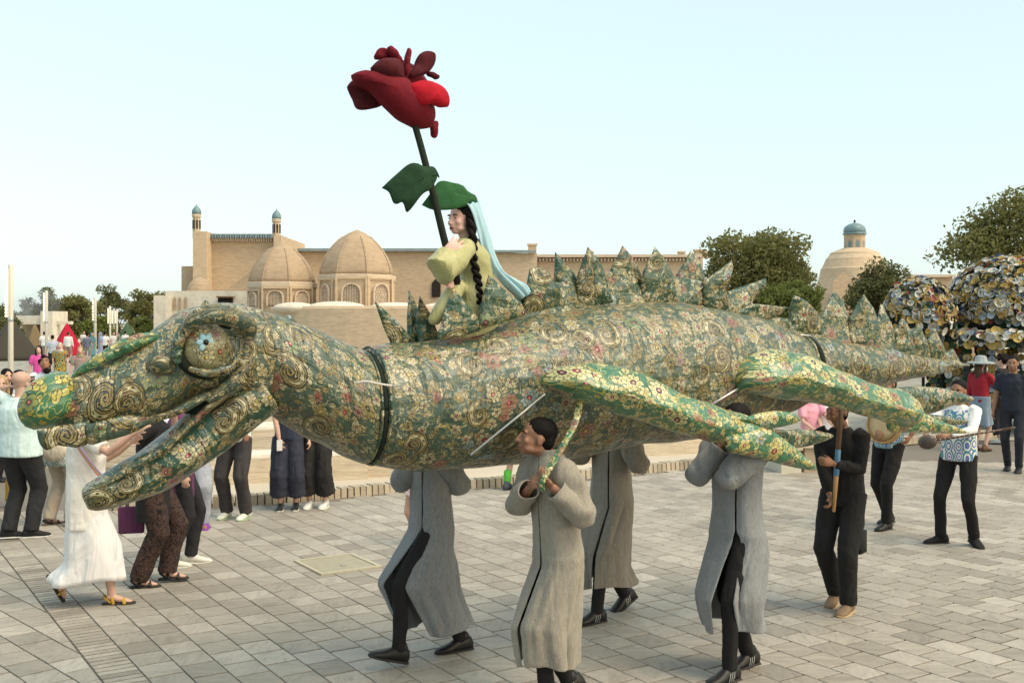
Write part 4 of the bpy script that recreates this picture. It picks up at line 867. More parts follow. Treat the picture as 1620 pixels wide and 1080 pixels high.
        cl = (fl+fr)/2; rings = []; th = np.linspace(0, 2*np.pi, 72, endpoint=False); st = math.atan2(1, 0)
        span = abs(lfoot[0]-rfoot[0])*.5
        for i, t in enumerate(np.linspace(0, 1, 22)):
            z = hc_[2]+.10*s-(hc_[2]+.10*s-hem)*t; c = hc_*(1-t*.6)+cl*t*.6; a = (.150+.02*t**.7)*s*g; b = (.125+.02*t)*s*g; c, a, b = wrap(z, c, legs, f, lft, a, b, .10*s)
            fo = 1+(.01+.045*t)*np.sin(th*5+1+.03*i)+.035*t*np.sin(th*8+2+i*.05)
            rings.append(np.stack([c[0]+(lft[0]*np.cos(th)*a+f[0]*np.sin(th)*b)*fo, c[1]+(lft[1]*np.cos(th)*a+f[1]*np.sin(th)*b)*fo, np.full(72, z)+(.02*t*np.sin(th*3))], 1))
        o = MB().rings(rings, True, False).build('skirt', botm, body); sol = o.modifiers.new('thick', 'SOLIDIFY'); sol.thickness = .006
    # --- top
    if top in ('shirt', 'sweater', 'tunic'):
        mb = MB(); lo = {'shirt': -.03, 'sweater': -.08, 'tunic': -.22}[top]-shirtlen+.10
        mb.rings([ringat(sp(z), fs, r, up, a*s*g, b*s*g, 24) for z, a, b in ((lo, .170, .128), (.06, .165, .125), (.18, .158, .120), (.30, .170, .125), (.41, .172, .118), (.48, .135, .085), (.535, .070, .062))])
        for sh, e, w in ((shl, el, wl), (shr, er, wr_)):
            if sleeve == 'short': mb.tube([sh*.7+sp(.45)*.3, sh*.9+e*.1, sh*.4+e*.6, sh*.2+e*.8], np.array([.066, .068, .066, .068])*s, 12, False)
            elif sleeve == 'long': mb.tube([sh*.7+sp(.45)*.3, sh*.9+e*.1, sh*.5+e*.5, e, e*.5+w*.5, e*.06+w*.94], np.array([.064, .066, .060, .055, .050, .041])*s, 12, False)
        garment(top if top != 'shirt' else 'shirt', mb, topm, body, vox, .016, .08)
    if coat: make_coat(coat, body, s, sp, fs, f, lft, r, up, hc_, shl, shr, el, er, wl, wr_, fl, fr, hem, slit, coat_seed, [(h_, k_, a_*(1-pull)+o_*pull) for (h_, k_, a_), o_, pull in ((legs[0], legs[1][2], slit[3] if slit and len(slit) > 3 else 0), (legs[1], legs[0][2], 0))])
    # --- shoes
    for a, td, pt in ((fl, ltf, lfp), (fr, rtf, rfp)): shoe(body, a, td, s, shoem or M['blackshoe'], solem or M['sole_dark'], pt, shoes, stripes)
    return dict(root=root, body=body, hl=wl, hr=wr_, el=el, er=er, head=q, shl=shl, shr=shr, sp=sp, hip=hc_, f=f, lft=lft)
def leg_at(z, leg):
    h, k, a = leg
    p, q = (h, k) if z > k[2] else (k, a)
    t = np.clip((z-q[2])/(p[2]-q[2]+1e-9), 0, 1); return q+(p-q)*t
def wrap(z, c, legs, f, lft, a, b, rad):
    """grow and shift a hanging ring so that it clears the legs inside it"""
    xs = [0.0]; ys = [0.0]
    P_ = [leg_at(z, l)-c for l in legs]; x0 = min([-b]+[p@f-rad for p in P_]); x1 = max([b]+[p@f+rad for p in P_]); y0 = min([-a]+[p@lft-rad for p in P_]); y1 = max([a]+[p@lft+rad for p in P_])
    return c+f*(x0+x1)/2+lft*(y0+y1)/2, (y1-y0)/2, (x1-x0)/2
def make_coat(mat, body, s, sp, fs, f, lft, r, up, hc_, shl, shr, el, er, wl, wr_, fl, fr, hem, slit, seed, legs):
    """long open-fronted coat: a sheet from collar to hem with deep folds, and two creased sleeves"""
    n = 97; rg = np.random.RandomState(seed); ph = rg.uniform(0, 6.28, 6); rows = []
    prof = [(.60, .066, .066), (.575, .066, .066), (.552, .078, .070), (.53, .120, .080), (.50, .178, .094), (.46, .178, .102), (.40, .176, .110), (.30, .166, .112), (.20, .160, .113), (.10, .166, .118), (.0, .180, .126)]
    off = slit[2] if slit else 0.0                               # where the opening sits (0 = straight ahead)
    th = np.linspace(0, 1, n)
    for z, a, b in crom(prof, 26):
        g_ = (.004+.0)*s; t0 = .0; ang = math.pi/2+off+np.linspace(.03, 2*np.pi-.03, n); e = 2/2.25; cs, sn = np.cos(ang), np.sin(ang)
        amp = .010*max(0, (.50-z))*2.2*min(1, max(0, z)/.12); fo = 1+amp*(np.sin(ang*6+ph[0]+z*14)+.8*np.sin(ang*9+ph[1]-z*22))
        rows.append(sp(z)+np.outer(np.sign(cs)*abs(cs)**e*a*s*fo, lft)+np.outer(np.sign(sn)*abs(sn)**e*b*s*fo, fs))
    creases = [(rg.uniform(1.6, 7.8), rg.uniform(-.5, .5), rg.uniform(.07, .16), rg.uniform(.3, 1.1), rg.uniform(.3, .6), rg.choice([-1, 1])*rg.uniform(.06, .13)) for _ in range(18)]
    top_c = sp(0); cl = (fl+fr)/2; z0 = top_c[2]; m = 34
    sx = slit[0] if slit else .08; sb = slit[1] if slit else .05
    for i in range(1, m+1):
        t = i/m; z = z0+(hem-z0)*t; c = top_c*(1-t*.55)+cl*(t*.55); gap = .03+sx*t**.42; a, b = (.180-.03*t)*s, (.126-.01*t)*s+sb*t; c, a, b = wrap(z, c, legs, f, lft, a, b, (.094+.008*min(1, t*2.5))*s)
        ang = math.pi/2+off+np.linspace(gap, 2*np.pi-gap, n); e = 2/(2.25-.25*t); cs, sn = np.cos(ang), np.sin(ang)
        amp = .085*t; fo = 1+min(1, t*8)*sum(dp*np.exp(-((ang-a0-sl_*t)/wd_)**2)*math.exp(-((t-tc)/tw)**2) for a0, sl_, wd_, tc, tw, dp in creases)+amp*(.6*np.sin(ang*4+ph[2]+t*1.0)+.5*np.sin(ang*7+ph[3]-t*1.2)+.25*np.abs(np.sin(ang*5+ph[4]+t*.8)))
        p = A(c[0], c[1], 0)+np.outer(np.sign(cs)*abs(cs)**e*a*fo, lft)+np.outer(np.sign(sn)*abs(sn)**e*b*fo, f); p[:, 2] = z+.015*t*np.sin(ang*3+ph[5]); rows.append(p)
    V, F, U = loft(rows, False, False); o = mk('coat', V, F, mat, body, True, U); sd_ = o.modifiers.new('thick', 'SOLIDIFY'); sd_.thickness = .010; sd_.offset = 1
    ss = o.modifiers.new('sub', 'SUBSURF'); ss.levels = 1; ss.render_levels = 1
    d_ = o.modifiers.new('folds', 'DISPLACE'); d_.texture = clouds(.13); d_.strength = .012; d_.mid_level = .5
    for sg, (sh, e, w) in enumerate(((shl, el, wl), (shr, er, wr_))):
        pts = [sh*.72+sp(.40)*.28, sh+(e-sh)*.08, sh*.55+e*.45, sh*.15+e*.85, e, e*.8+w*.2, e*.4+w*.6, e*.10+w*.90]; rad = np.array([.060, .080, .074, .068, .068, .066, .060, .054])*s
        P_ = crom(np.column_stack([pts, rad]), 40); n2 = 30; T = np.gradient(P_[:, :3], axis=0); a_ = nrm(np.cross(T[0], f)); rings = []; bendv = nrm((sh+w)/2-e); tt = np.linspace(0, 1, 40)
        for i, row in enumerate(P_):
            t_ = nrm(T[i]); a_ = nrm(a_-t_*np.dot(a_, t_)); b_ = np.cross(t_, a_); an = np.linspace(0, 2*np.pi, n2, endpoint=False); d = np.outer(np.cos(an), a_)+np.outer(np.sin(an), b_)
            ins = np.clip(d@bendv, 0, 1); near = math.exp(-((tt[i]-.52)/.2)**2); fo = 1+.20*near*ins*np.sin(i*1.15+ph[sg])+.08*np.sin(an*3+i*.35+ph[sg+2])+.07*np.sin(i*.8+an*2)
            rings.append(row[:3]+d*(row[3]*fo)[:, None])
        V, F, U = loft(rings, True, False); o = mk('coat_sleeve', V, F, mat, body, True); sm_ = o.modifiers.new('relax', 'SMOOTH'); sm_.iterations = 2; sm_.factor = .5; sd_ = o.modifiers.new('thick', 'SOLIDIFY'); sd_.thickness = .008; sd_.offset = 1
AX = R(30); DD = A(math.cos(AX), math.sin(AX), 0); DN = A(math.sin(AX), -math.cos(AX), 0); DA = A(.49, 7.1, 0)   # dragon axis, its near-side normal, a point on it
def D(x, y, w=0.0):                                              # a pixel of the photograph on the dragon's upright plane (offset w to the near side)
    k = (x-810)/FP; t = (k*(DA[1]+DN[1]*w)-DA[0]-DN[0]*w)/(DD[0]-k*DD[1]); p = DA+DD*t+DN*w; return A(p[0], p[1], CH-(y-HY)*p[1]/FP)
def at(b, x, y, d=0.0): return P(x, y, b[1]+d)                    # a pixel at the depth of a person's base
FD = -DD
C4 = 'carriers in long grey coats under the dragon'
tr = M['blackcloth']
# near left carrier, face in view
b = A(.20, 6.25, 0)
c1 = person('man in beige-grey long coat, face in profile, gripping a brocade strap', b, rotv(FD, UP, R(-8)), 1.72, group=C4, lfoot=(.02, .06, 0), rfoot=(-.17, -.05, .05), rfp=.4, lh=at(b, 874, 770, -.24), rh=at(b, 838, 772, -.16), lel=A(.35, -.2, -1), rel=A(-.5, .1, -1), lean=.10, head_pitch=-.20, headf=.045, head_yaw=R(-12), skinm='skin_t',
       bottom='trousers', botm=tr, ease=.85, girth=.92, coat=M['coat_b'], hem=.285, vox=.0085, curl=.75, slit=(.04, .0, -.2), coat_seed=3, stripes=True, lpalm=A(.6, .5, .2), rpalm=A(.7, -.2, .2))
b = A(-.40, 7.25, 0)
person('man in blue-grey open coat striding ahead on his heel', b, rotv(FD, UP, R(0)), 1.72, group=C4, lfoot=(.42, .05, .04), rfoot=(-.10, -.07, 0), lfp=-.30, lh=at(b, 705, 712, -.15), rh=at(b, 672, 715, -.05), lel=A(.25, -.4, -1), rel=A(-.8, -.1, -1), lean=.02, head_pitch=-.1, skinm='skin_t',
       bottom='trousers', botm=tr, ease=.85, girth=.92, coat=M['coat_g'], hem=.20, vox=.010, slit=(.40, .0, -.55, .45), coat_seed=5)
b = A(.72, 8.2, 0)
person('man in warm grey closed coat on the far side of the dragon', b, rotv(FD, UP, R(4)), 1.74, group=C4, lfoot=(.16, .08, 0), rfoot=(-.26, -.09, .04), rfp=.45, lh=at(b, 985, 690, -.15), rh=at(b, 950, 690, -.05), lel=A(.25, -.4, -1), rel=A(-.8, -.1, -1), skinm='skin_t',
       bottom='trousers', botm=tr, ease=.85, girth=.92, coat=M['coat_w'], hem=.265, vox=.010, slit=(.03, .0, -.55), coat_seed=8, stripes=True)
b = A(1.42, 6.88, 0)
person('man in mid-grey coat open over black trousers, half hidden by the claw', b, rotv(FD, UP, R(6)), 1.74, group=C4, lfoot=(.14, .09, 0), rfoot=(-.20, -.05, .0), lh=at(b, 1178, 706, -.12), rh=at(b, 1143, 702, -.05), lel=A(.1, -.4, -1), rel=A(-.8, -.1, -1), head_pitch=-.1, skinm='skin_t',
       bottom='trousers', botm=tr, ease=.85, girth=.92, coat=M['coat_m'], hem=.31, vox=.010, slit=(.36, .0, -.50, .3), coat_seed=12, stripes=True)
# black-clad pole bearer
b = A(2.62, 8.45, 0)
pm = person('man all in black bowing his head and holding a wooden pole', b, A(-.62, -.78, 0), 1.70, lfoot=(.12, .07, 0), rfoot=(-.06, -.10, .03), rfp=.25, lh=at(b, 1318, 733, -.30), rh=at(b, 1313, 790, -.22), lel=A(.7, .2, -1), rel=A(-.7, .4, -.6), lean=.10, head_pitch=-.55, headf=.05, skinm='skin_t',
       top='sweater', topm=cloth('black_sweatshirt', (.014, .013, .013), .3), sleeve='long', botm=cloth('black_cargo', (.016, .015, .014), .3), ease=1.22, shoem=plain('tan_suede', (.22, .15, .09), .9), solem=plain('tan_sole', (.42, .30, .16), .8), vox=.0105, curl=1.0, lpalm=A(-.3, .1, .05), rpalm=A(-.3, .1, .05))
for sgn, kk in ((1, -.12), (-1, -.14)): MB().box(pm['hip']+pm['lft']*sgn*.145+UP*(-.36), (.13, .03, .17), math.atan2(pm['f'][1], pm['f'][0])).build('cargo_pocket', MC['black_cargo'], pm['body'])
pol = thing('pole', at(b, 1322, 800, -.27), 'wooden pole wrapped with blue tape held by the man in black', 'pole')
pt0, pt1 = at(b, 1319, 808, -.26), at(b, 1331, 640, -.34)
MB().tube([pt0, pt0*.66+pt1*.34], [.013, .019], 10).build('wood_lower', plain('varnished_wood', (.42, .24, .09), .5, .2, 30), pol)
MB().tube([pt0*.66+pt1*.34, pt0*.42+pt1*.58], [.0215, .0215], 10).build('blue_tape', plain('blue_tape', (.09, .22, .34), .5), pol)
MB().tube([pt0*.42+pt1*.58, pt1], [.020, .020], 10).build('wood_upper', plain('dark_wood', (.14, .085, .05), .55, .2, 30), pol)
# musicians
def ikat(name, bgc, c1_, c2_, sc=7):
    s = NT(name); p = s.coord(); q = s.map(p, (sc, sc, sc*.6)); w = s.n('TexWave', wave_type='RINGS', rings_direction='SPHERICAL'); w.inputs['Scale'].default_value = .55; w.inputs['Distortion'].default_value = 3.2; w.inputs['Detail'].default_value = 1.0
    v = s.n('TexVoronoi', feature='F1'); v.inputs['Scale'].default_value = 1.1; v.inputs['Randomness'].default_value = .25; s.l(q, v.inputs[0]); d = X(s.t, v.outputs['Distance']); n = s.noise(s.map(p, (60, 60, 6)), 1, 2); dd = d+(n-.5)*.12
    col = s.ramp(dd, [(0, c2_), (.12, bgc), (.24, c1_), (.36, bgc), (.46, (.10, .30, .25)), (.54, c1_), (.62, bgc)], True); return s.out(col, .8)
M['ikat'] = ikat('ikat_white_blue', (.70, .68, .62), (.10, .15, .38), (.30, .12, .30), 12); M['blue_print'] = ikat('blue_print', (.04, .12, .27), (.48, .56, .60), (.55, .58, .58), 22)
white = cloth('white_cotton', (.66, .65, .62), .08, .85)
b = G(1405, 835)
dm = person('drummer in blue patterned shirt and black trousers behind the pole bearer', b, A(-.8, -.6, 0), 1.70, group='musicians', lfoot=(.12, .06, 0), rfoot=(-.16, -.10, .02), lh=at(b, 1440, 690, -.15), rh=at(b, 1388, 680, -.25), lel=A(1, 0, -1), rel=A(-.4, .2, -1), skinm='skin_t', top='shirt', topm=M['blue_print'], botm=tr, vox=.013, ease=1.05, shoem=M['blackshoe'])
dr = thing('frame_drum', at(b, 1397, 672, -.28), 'round wooden frame drum held by the drummer', 'drum')
cc = at(b, 1399, 672, -.30); dn = nrm(A(-.75, -.62, .15)); u_ = nrm(np.cross(dn, UP)); v_ = np.cross(u_, dn); th = np.linspace(0, 2*np.pi, 28, endpoint=False); rgs = lambda r_, d_: cc+np.outer(np.cos(th)*r_, u_)+np.outer(np.sin(th)*r_, v_)+dn*d_
MB().rings([rgs(.19, -.035), rgs(.20, -.03), rgs(.20, .03), rgs(.19, .035), rgs(.183, .03), rgs(.183, -.03)], True, False).build('drum_frame', plain('honey_wood', (.45, .27, .10), .5, .15, 30), dr)
MB().rings([rgs(.184, .026), rgs(.10, .030), rgs(.01, .031)], True, True).build('drum_skin', plain('drum_hide', (.52, .38, .20), .7), dr)
b = G(1518, 862)
lm = person('lute player in white shirt with patterned waistcoat and black trousers', b, A(-.66, -.75, 0), 1.68, group='musicians', lfoot=(-.02, .14, .02), rfoot=(.05, -.17, 0), lfp=.2, lh=at(b, 1502, 688, -.32), rh=at(b, 1462, 690, -.28), lel=A(1, -.2, -.6), rel=A(-1, 0, -.4), skinm='skin_t', top='shirt', topm=white, sleeve='long', botm=tr, vox=.013, toes=((.75, .7), (.8, -.6)), shoem=cloth('black_suede', (.013, .012, .012)))
mb = MB(); sp_ = lm['sp']; fs_ = lm['f']; rr_ = -lm['lft']
mb.rings([ringat(sp_(z), fs_, rr_, UP, a, b_, 26) for z, a, b_ in ((-.04, .178, .136), (.06, .174, .133), (.18, .167, .128), (.30, .180, .133), (.41, .186, .128), (.485, .150, .098))]); garment('waistcoat', mb, M['ikat'], lm['body'], .013, .012, .08)
lu = thing('long_necked_lute', at(b, 1462, 697, -.36), 'long-necked lute with round dark body held by the lute player', 'lute')
p0, p1 = at(b, 1467, 699, -.36), at(b, 1588, 679, -.50); dl_ = nrm(p1-p0); M['rosew'] = plain('dark_rosewood', (.085, .045, .025), .35, .25, 40)
ub = np.cross(dl_, A(0, -1, 0)); MB().ell(p0, (.085, .06, .072), (dl_, A(0, 1, 0), nrm(ub)), 18, 12).build('lute_body', M['rosew'], lu)
MB().ell(p0+A(0, -.030, 0), (.078, .034, .066), (dl_, A(0, 1, 0), nrm(ub)), 18, 12).build('soundboard', plain('pale_hide', (.07, .055, .045), .3), lu)
MB().tube([p0+dl_*.06, p1], [(.013, .010)]*2, 8).build('neck', M['rosew'], lu); MB().tube([p1-dl_*.01, p1+dl_*.10], [(.018, .013), (.014, .010)], 8).build('peg_head', M['rosew'], lu)
for i in range(4): MB().tube([p1+dl_*(.02+.02*i)-nrm(ub)*.035, p1+dl_*(.02+.02*i)+nrm(ub)*.035], .004, 5).build('tuning_peg', M['hole'], lu)
for i in range(12): MB().tube([p0+dl_*(.12+.045*i)+nrm(ub)*.014+A(0, -.012, 0), p0+dl_*(.12+.045*i)-nrm(ub)*.014+A(0, -.012, 0)], .002, 4).build('fret', M['sole_white'], lu)
# right edge
b = G(1603, 746)
person('man in navy polo shirt and dark trousers looking aside', b, A(-.55, -.83, 0), 1.76, lfoot=(.1, .09, 0), rfoot=(-.1, -.09, 0), skinm='skin_t', top='shirt', topm=cloth('navy_polo', (.018, .022, .032), .2), botm=cloth('dark_jeans', (.018, .019, .024), .2), vox=.015, hem=.3)
b = G(1551, 713)
hw_ = person('woman in red blouse and wide grey sun hat reaching out an arm', b, A(.75, .5, 0), 1.62, lfoot=(0, .09, 0), rfoot=(0, -.09, 0), rh=at(b, 1600, 612, -.15), rel=A(0, 0, -1), skinm='skin_l', hair='long', hairm='hair_brown', top='shirt', topm=cloth('red_blouse', (.24, .015, .025), .2), sleeve='long', bottom='skirt', botm=cloth('denim', (.17, .22, .27), .2), hem=.45, vox=.015, shoem=plain('brown_shoe', (.12, .06, .03), .6))
q = hw_['head']; mb = MB(); hc2 = q(0, -.01, .075); mb.rings(lathe([(.25, hc2[2]-.045), (.20, hc2[2]-.012), (.105, hc2[2]), (.098, hc2[2]+.07), (.06, hc2[2]+.10), (.01, hc2[2]+.105)], hc2, 24)); o = mb.build('sun_hat', cloth('grey_felt_hat', (.24, .27, .27), .1), hw_['body'])
b = G(1586, 702)
person('woman in black with pinned-up curly hair facing the sun-hat woman', b, A(-.6, .6, 0), 1.66, skinm='skin_l', hair='curly', top='tunic', topm=cloth('black_top', (.014, .013, .014)), bottom='culottes', botm=cloth('black_wide', (.02, .018, .018)), vox=.016, shoem=M['sole_white'])
# seated women by the bench
b = G(1290, 742)+A(0, .3, 0)
person('woman in pink top with long hair sitting on the tan bench', b, A(.35, -.9, 0), 1.62, group='women seated on the tan bench', seat=.50, lfoot=(.40, .09, 0), rfoot=(.42, -.09, 0), lh=b+A(.3, -.35, .62), rh=b+A(-.05, -.35, .62), skinm='skin_l', hair='long', hairm='hair_brown', top='shirt', topm=cloth('pink_top', (.58, .27, .33), .1), botm=cloth('light_jeans', (.34, .38, .42), .15), vox=.015)
b = G(1318, 740)+A(0, .3, 0)
person('woman in white top sitting behind the man in black', b, A(-.2, -.95, 0), 1.62, group='women seated on the tan bench', seat=.50, lfoot=(.40, .09, 0), rfoot=(.42, -.09, 0), lh=b+A(.2, -.35, .62), rh=b+A(-.2, -.35, .62), skinm='skin_l', hair='long', top='shirt', topm=white, botm=cloth('light_jeans', (.34, .38, .42), .15), vox=.015)
# left: onlookers around the head
b = G(28, 852)
mt = person('stout man in mint T-shirt and tan cap raising an arm to film', b, A(.25, .97, 0), 1.74, lfoot=(0, .11, 0), rfoot=(.08, -.10, 0), lh=at(b, 12, 612, .12), rh=at(b, 40, 610, .30), lel=A(-1, .2, -.6), rel=A(1, .2, -.8), girth=1.34, skinm='skin_l', hair='cap', hairm=plain('tan_cap', (.50, .32, .24), .85), top='shirt', topm=cloth('mint_tshirt', (.52, .63, .60), .08), shirtlen=.14, botm=cloth('charcoal_trousers', (.022, .021, .022), .2), ease=1.35, solem=M['sole_white'], shoem=cloth('black_canvas', (.018, .017, .017)), vox=.0125, toes=((.6, -.8), (.6, -.8)))
ph = thing('phone', mt['hr'], 'phone held up by the man in the mint T-shirt', 'phone'); MB().box(mt['hr']+A(-.02, .09, .06), (.15, .012, .075), .3).build('phone_body', plain('phone_black', (.02, .02, .022), .3), ph, smooth=False); MB().box(mt['hr']+A(-.02, .083, .06), (.138, .004, .066), .3).build('screen', plain('phone_glass', (.05, .06, .07), .1), ph, smooth=False)
b = G(92, 832)
bp = person('person in beige trousers and black-white print shirt carrying a cream bag', b, A(.5, .86, 0), 1.64, lfoot=(-.03, .12, 0), rfoot=(.05, -.13, 0), skinm='skin_l', hair='long', hairm='hair_brown', top='tunic', topm=ikat('zebra_print', (.62, .60, .56), (.02, .02, .02), (.02, .02, .02), 30), botm=cloth('beige_chinos', (.36, .30, .23), .1), ease=1.3, shoes='sandal', shoem=plain('black_strap', (.02, .018, .017), .6), solem=plain('brown_sole', (.14, .08, .05), .7), vox=.013)
bg_ = thing('shoulder_bag', at(b, 80, 720, -.25), 'cream woven shoulder bag at the hip of the beige-trousered person', 'bag')
MB().ell(at(b, 84, 712, -.24), (.16, .055, .12), None, 16, 10).build('bag_body', cloth('cream_canvas', (.50, .43, .33), .15), bg_); MB().tube([at(b, 70, 705, -.24), at(b, 84, 650, -.2), at(b, 98, 705, -.24)], .012, 8).build('bag_strap', MC['black_strap'], bg_)
b = G(150, 955)
linen = cloth('white_linen', (.66, .63, .60), .06, .9, 1.3); cream_sh = cloth('cream_shirt', (.68, .64, .57), .06, .9, 1.2)
ww = person('woman in white shirt and long white skirt striding in mustard sandals', b, A(.985, .17, 0), 1.66, lfoot=(-.27, .03, .13), rfoot=(.14, -.06, 0), lfp=1.05, rh=at(b, 212, 684, -.22), lh=at(b, 205, 700, .18), rel=A(.2, -.3, -1), lel=A(.2, .3, -1), girth=1.22, skinm='skin_l', hair='bun', hairm='hair_brown', top='tunic', topm=cream_sh, shirtlen=.16, bottom='skirt', botm=linen, hem=.20, shoes='sandal', shoem=plain('mustard_strap', (.40, .24, .03), .7), solem=M['sole_dark'], vox=.0105, curl=.35)
cs = thing('crossbody_strap', at(b, 150, 720, -.25), 'striped pink and yellow crossbody strap over the white shirt', 'strap')
for dx, c_ in ((0, (.46, .16, .20)), (.016, (.52, .36, .10)), (.032, (.25, .18, .34))): MB().tube(crom([at(b, 113, 690, -.20)+UP*dx, at(b, 128, 715, -.26)+UP*dx, at(b, 150, 745, -.27)+UP*dx, at(b, 170, 768, -.22)+UP*dx], 12), [(.009, .005)]*12, 6).build('strap_stripe', plain('strap_%g' % dx, c_, .8), cs)
s = NT('black_lace'); n_ = s.noise(s.map(s.coord(), (1, 1, .8)), 34, 3, .6, 1.5); n2 = s.noise(s.coord(), 150, 2); f_ = (n_-.5).abs().lt(.055); M['lace'] = s.out(s.mix(f_, (.012, .010, .010), s.mix(n2, (.035, .02, .016), (.12, .065, .05))), .85)
b = G(240, 925)
bl = person('woman in black tunic and lace trousers holding up a phone', b, A(.97, .24, 0), 1.66, lfoot=(.12, .06, .02), rfoot=(-.10, -.10, 0), lfp=.0, rh=at(b, 232, 660, -.25), lh=at(b, 276, 655, -.1), rel=A(-.2, -.2, -1), lel=A(.3, .2, -1), girth=1.15, skinm='skin_l', hair='short', top='tunic', topm=cloth('black_tunic', (.016, .014, .014), .25), shirtlen=.22, botm=M['lace'], ease=1.5, shoes='sandal', shoem=M['blackshoe'], solem=M['sole_dark'], vox=.0115)
tb = thing('tote_bag', at(b, 208, 830, .05), 'plum cloth tote bag hanging between the two walking women', 'bag'); plum = cloth('plum_cloth', (.12, .035, .085), .2)
mb = MB(); mb.box(at(b, 208, 822, .08), (.21, .06, .23), .2, taper=1.06); o = mb.build('bag_body', plum, tb); bv_ = o.modifiers.new('b', 'BEVEL'); bv_.width = .015; bv_.segments = 3
for dd_ in (-.02, .02): MB().tube(crom([at(b, 200, 803, .08+dd_), at(b, 202, 775, .08+dd_), at(b, 214, 775, .08+dd_), at(b, 217, 803, .08+dd_)], 12), .008, 6).build('bag_handle', plum, tb)
b = G(252, 905)+A(.10, .25, 0)
person('person in plum jacket walking beyond the woman in black', b, A(.97, .24, 0), 1.70, lfoot=(.10, .07, 0), rfoot=(-.08, -.08, 0), skinm='skin_l', hair='short', hairm='hair_brown', top='tunic', topm=plum, sleeve='long', shirtlen=.16, botm=cloth('dark_slacks', (.02, .018, .02)), ease=1.1, shoem=M['sole_white'], solem=M['sole_white'], vox=.013, lh=at(b, 285, 668, -.1), lel=A(.4, 0, -1))
b = G(300, 837)
person('person in loose grey trousers and purple slides', b, A(.45, -.9, 0), 1.68, lfoot=(.02, .13, 0), rfoot=(-.02, -.13, 0), skinm='skin_d', hair='short', top='tunic', topm=white, sleeve='long', botm=cloth('light_grey_jersey', (.30, .31, .35), .1), ease=1.55, shoes='slide', shoem=plain('purple_rubber', (.22, .05, .32), .6), solem=plain('purple_sole', (.20, .05, .28), .6), vox=.013, lh=at(b, 290, 660, -.2), rh=at(b, 270, 668, -.2))
b = G(374, 820)
person('man in white T-shirt and charcoal trousers with folded arms', b, A(-.25, -.97, 0), 1.72, lfoot=(.0, .12, 0), rfoot=(0, -.12, 0), lh=at(b, 358, 688, -.22), rh=at(b, 385, 684, -.20), lel=A(1, 0, -.8), rel=A(-1, 0, -.8), skinm='skin_d', hair='short', top='shirt', topm=white, botm=cloth('charcoal_jeans', (.040, .036, .036), .2), ease=1.3, shoem=cloth('pale_sneaker', (.56, .55, .46), .1), solem=plain('mint_sole', (.30, .42, .26), .7), vox=.0125)
b = G(456, 806)
nw = person('woman in navy wide trousers with a white phone in her hand', b, A(.1, -1, 0), 1.64, lfoot=(.0, .09, 0), rfoot=(.03, -.09, 0), rh=at(b, 443, 705, -.18), rel=A(-1, 0, -.5), skinm='skin_l', hair='long', top='shirt', topm=cloth('navy_top', (.025, .03, .05)), bottom='culottes', botm=cloth('navy_wide', (.028, .030, .045), .2), vox=.0125, solem=M['sole_white'])
ph = thing('phone', nw['hr'], 'white phone in the hand of the woman in navy trousers', 'phone'); MB().box(nw['hr']+A(.015, -.055, -.065), (.065, .010, .13), .5).build('phone_body', plain('phone_white', (.62, .60, .57), .35), ph, smooth=False); MB().box(nw['hr']+A(.0, -.055, -.02), (.02, .014, .02), .5).build('camera_bump', plain('phone_black', (.02, .02, .022), .3), ph, smooth=False)
b = G(503, 803)
person('woman in black pleated wide trousers and white trainers', b, A(-.15, -1, 0), 1.64, lfoot=(.0, .09, 0), rfoot=(.03, -.09, 0), skinm='skin_l', hair='long', hairm='hair_brown', top='shirt', topm=cloth('black_top', (.014, .013, .014)), bottom='culottes', botm=cloth('black_wide', (.02, .018, .018)), shoem=cloth('cream_trainer', (.58, .55, .50), .08), solem=M['sole_white'], vox=.0125)
b = G(660, 862)
person('girl in pale pink dress behind the striding carrier', b, A(-.6, -.8, 0), 1.18, lfoot=(.06, .05, 0), rfoot=(-.07, -.06, .02), skinm='skin_l', hair='long', hairm='hair_brown', top='shirt', topm=cloth('pink_tulle', (.66, .46, .46), .08), bottom='skirt', botm=cloth('pink_tulle', (.66, .46, .46), .08), hem=.52, vox=.012)
b = G(812, 776)
person('person in shorts with bright green socks beyond the dragon', b, A(.5, .8, 0), 1.74, lfoot=(.0, .09, 0), rfoot=(.04, -.10, 0), skinm='skin_l', hair='short', top='shirt', topm=cloth('grey_tshirt', (.3, .3, .3)), bottom=None, shoem=cloth('grey_trainer', (.06, .07, .08)), vox=.014)
# shorts and socks of that person
pb = [o for o in bpy.data.objects if o.get('label', '').startswith('person in shorts')][0]; bodyo = [c_ for c_ in pb.children if c_.name.startswith('body')][0]; f_ = nrm(A(.5, .8, 0)); l_ = np.cross(UP, f_); mb = MB(); mb.rings([ringat(b+UP*z, f_, -l_, UP, a, c_, 22) for z, a, c_ in ((.83, .12, .10), (.92, .165, .12), (1.04, .145, .11))])
for sg in (-1, 1): mb.tube([b+l_*.095*sg+UP*.92, b+l_*.10*sg+UP*.52], [.10, .095], 14)
garment('shorts', mb, cloth('khaki_shorts', (.25, .21, .15)), bodyo, .014)
for sg in (-1, 1): MB().tube([b+l_*.095*sg+UP*.10-f_*.005+f_*(.04 if sg < 0 else 0), b+l_*.095*sg+UP*.25+f_*.01], [.045, .052], 12).build('sock', cloth('green_sock', (.10, .42, .06), .2), bodyo)
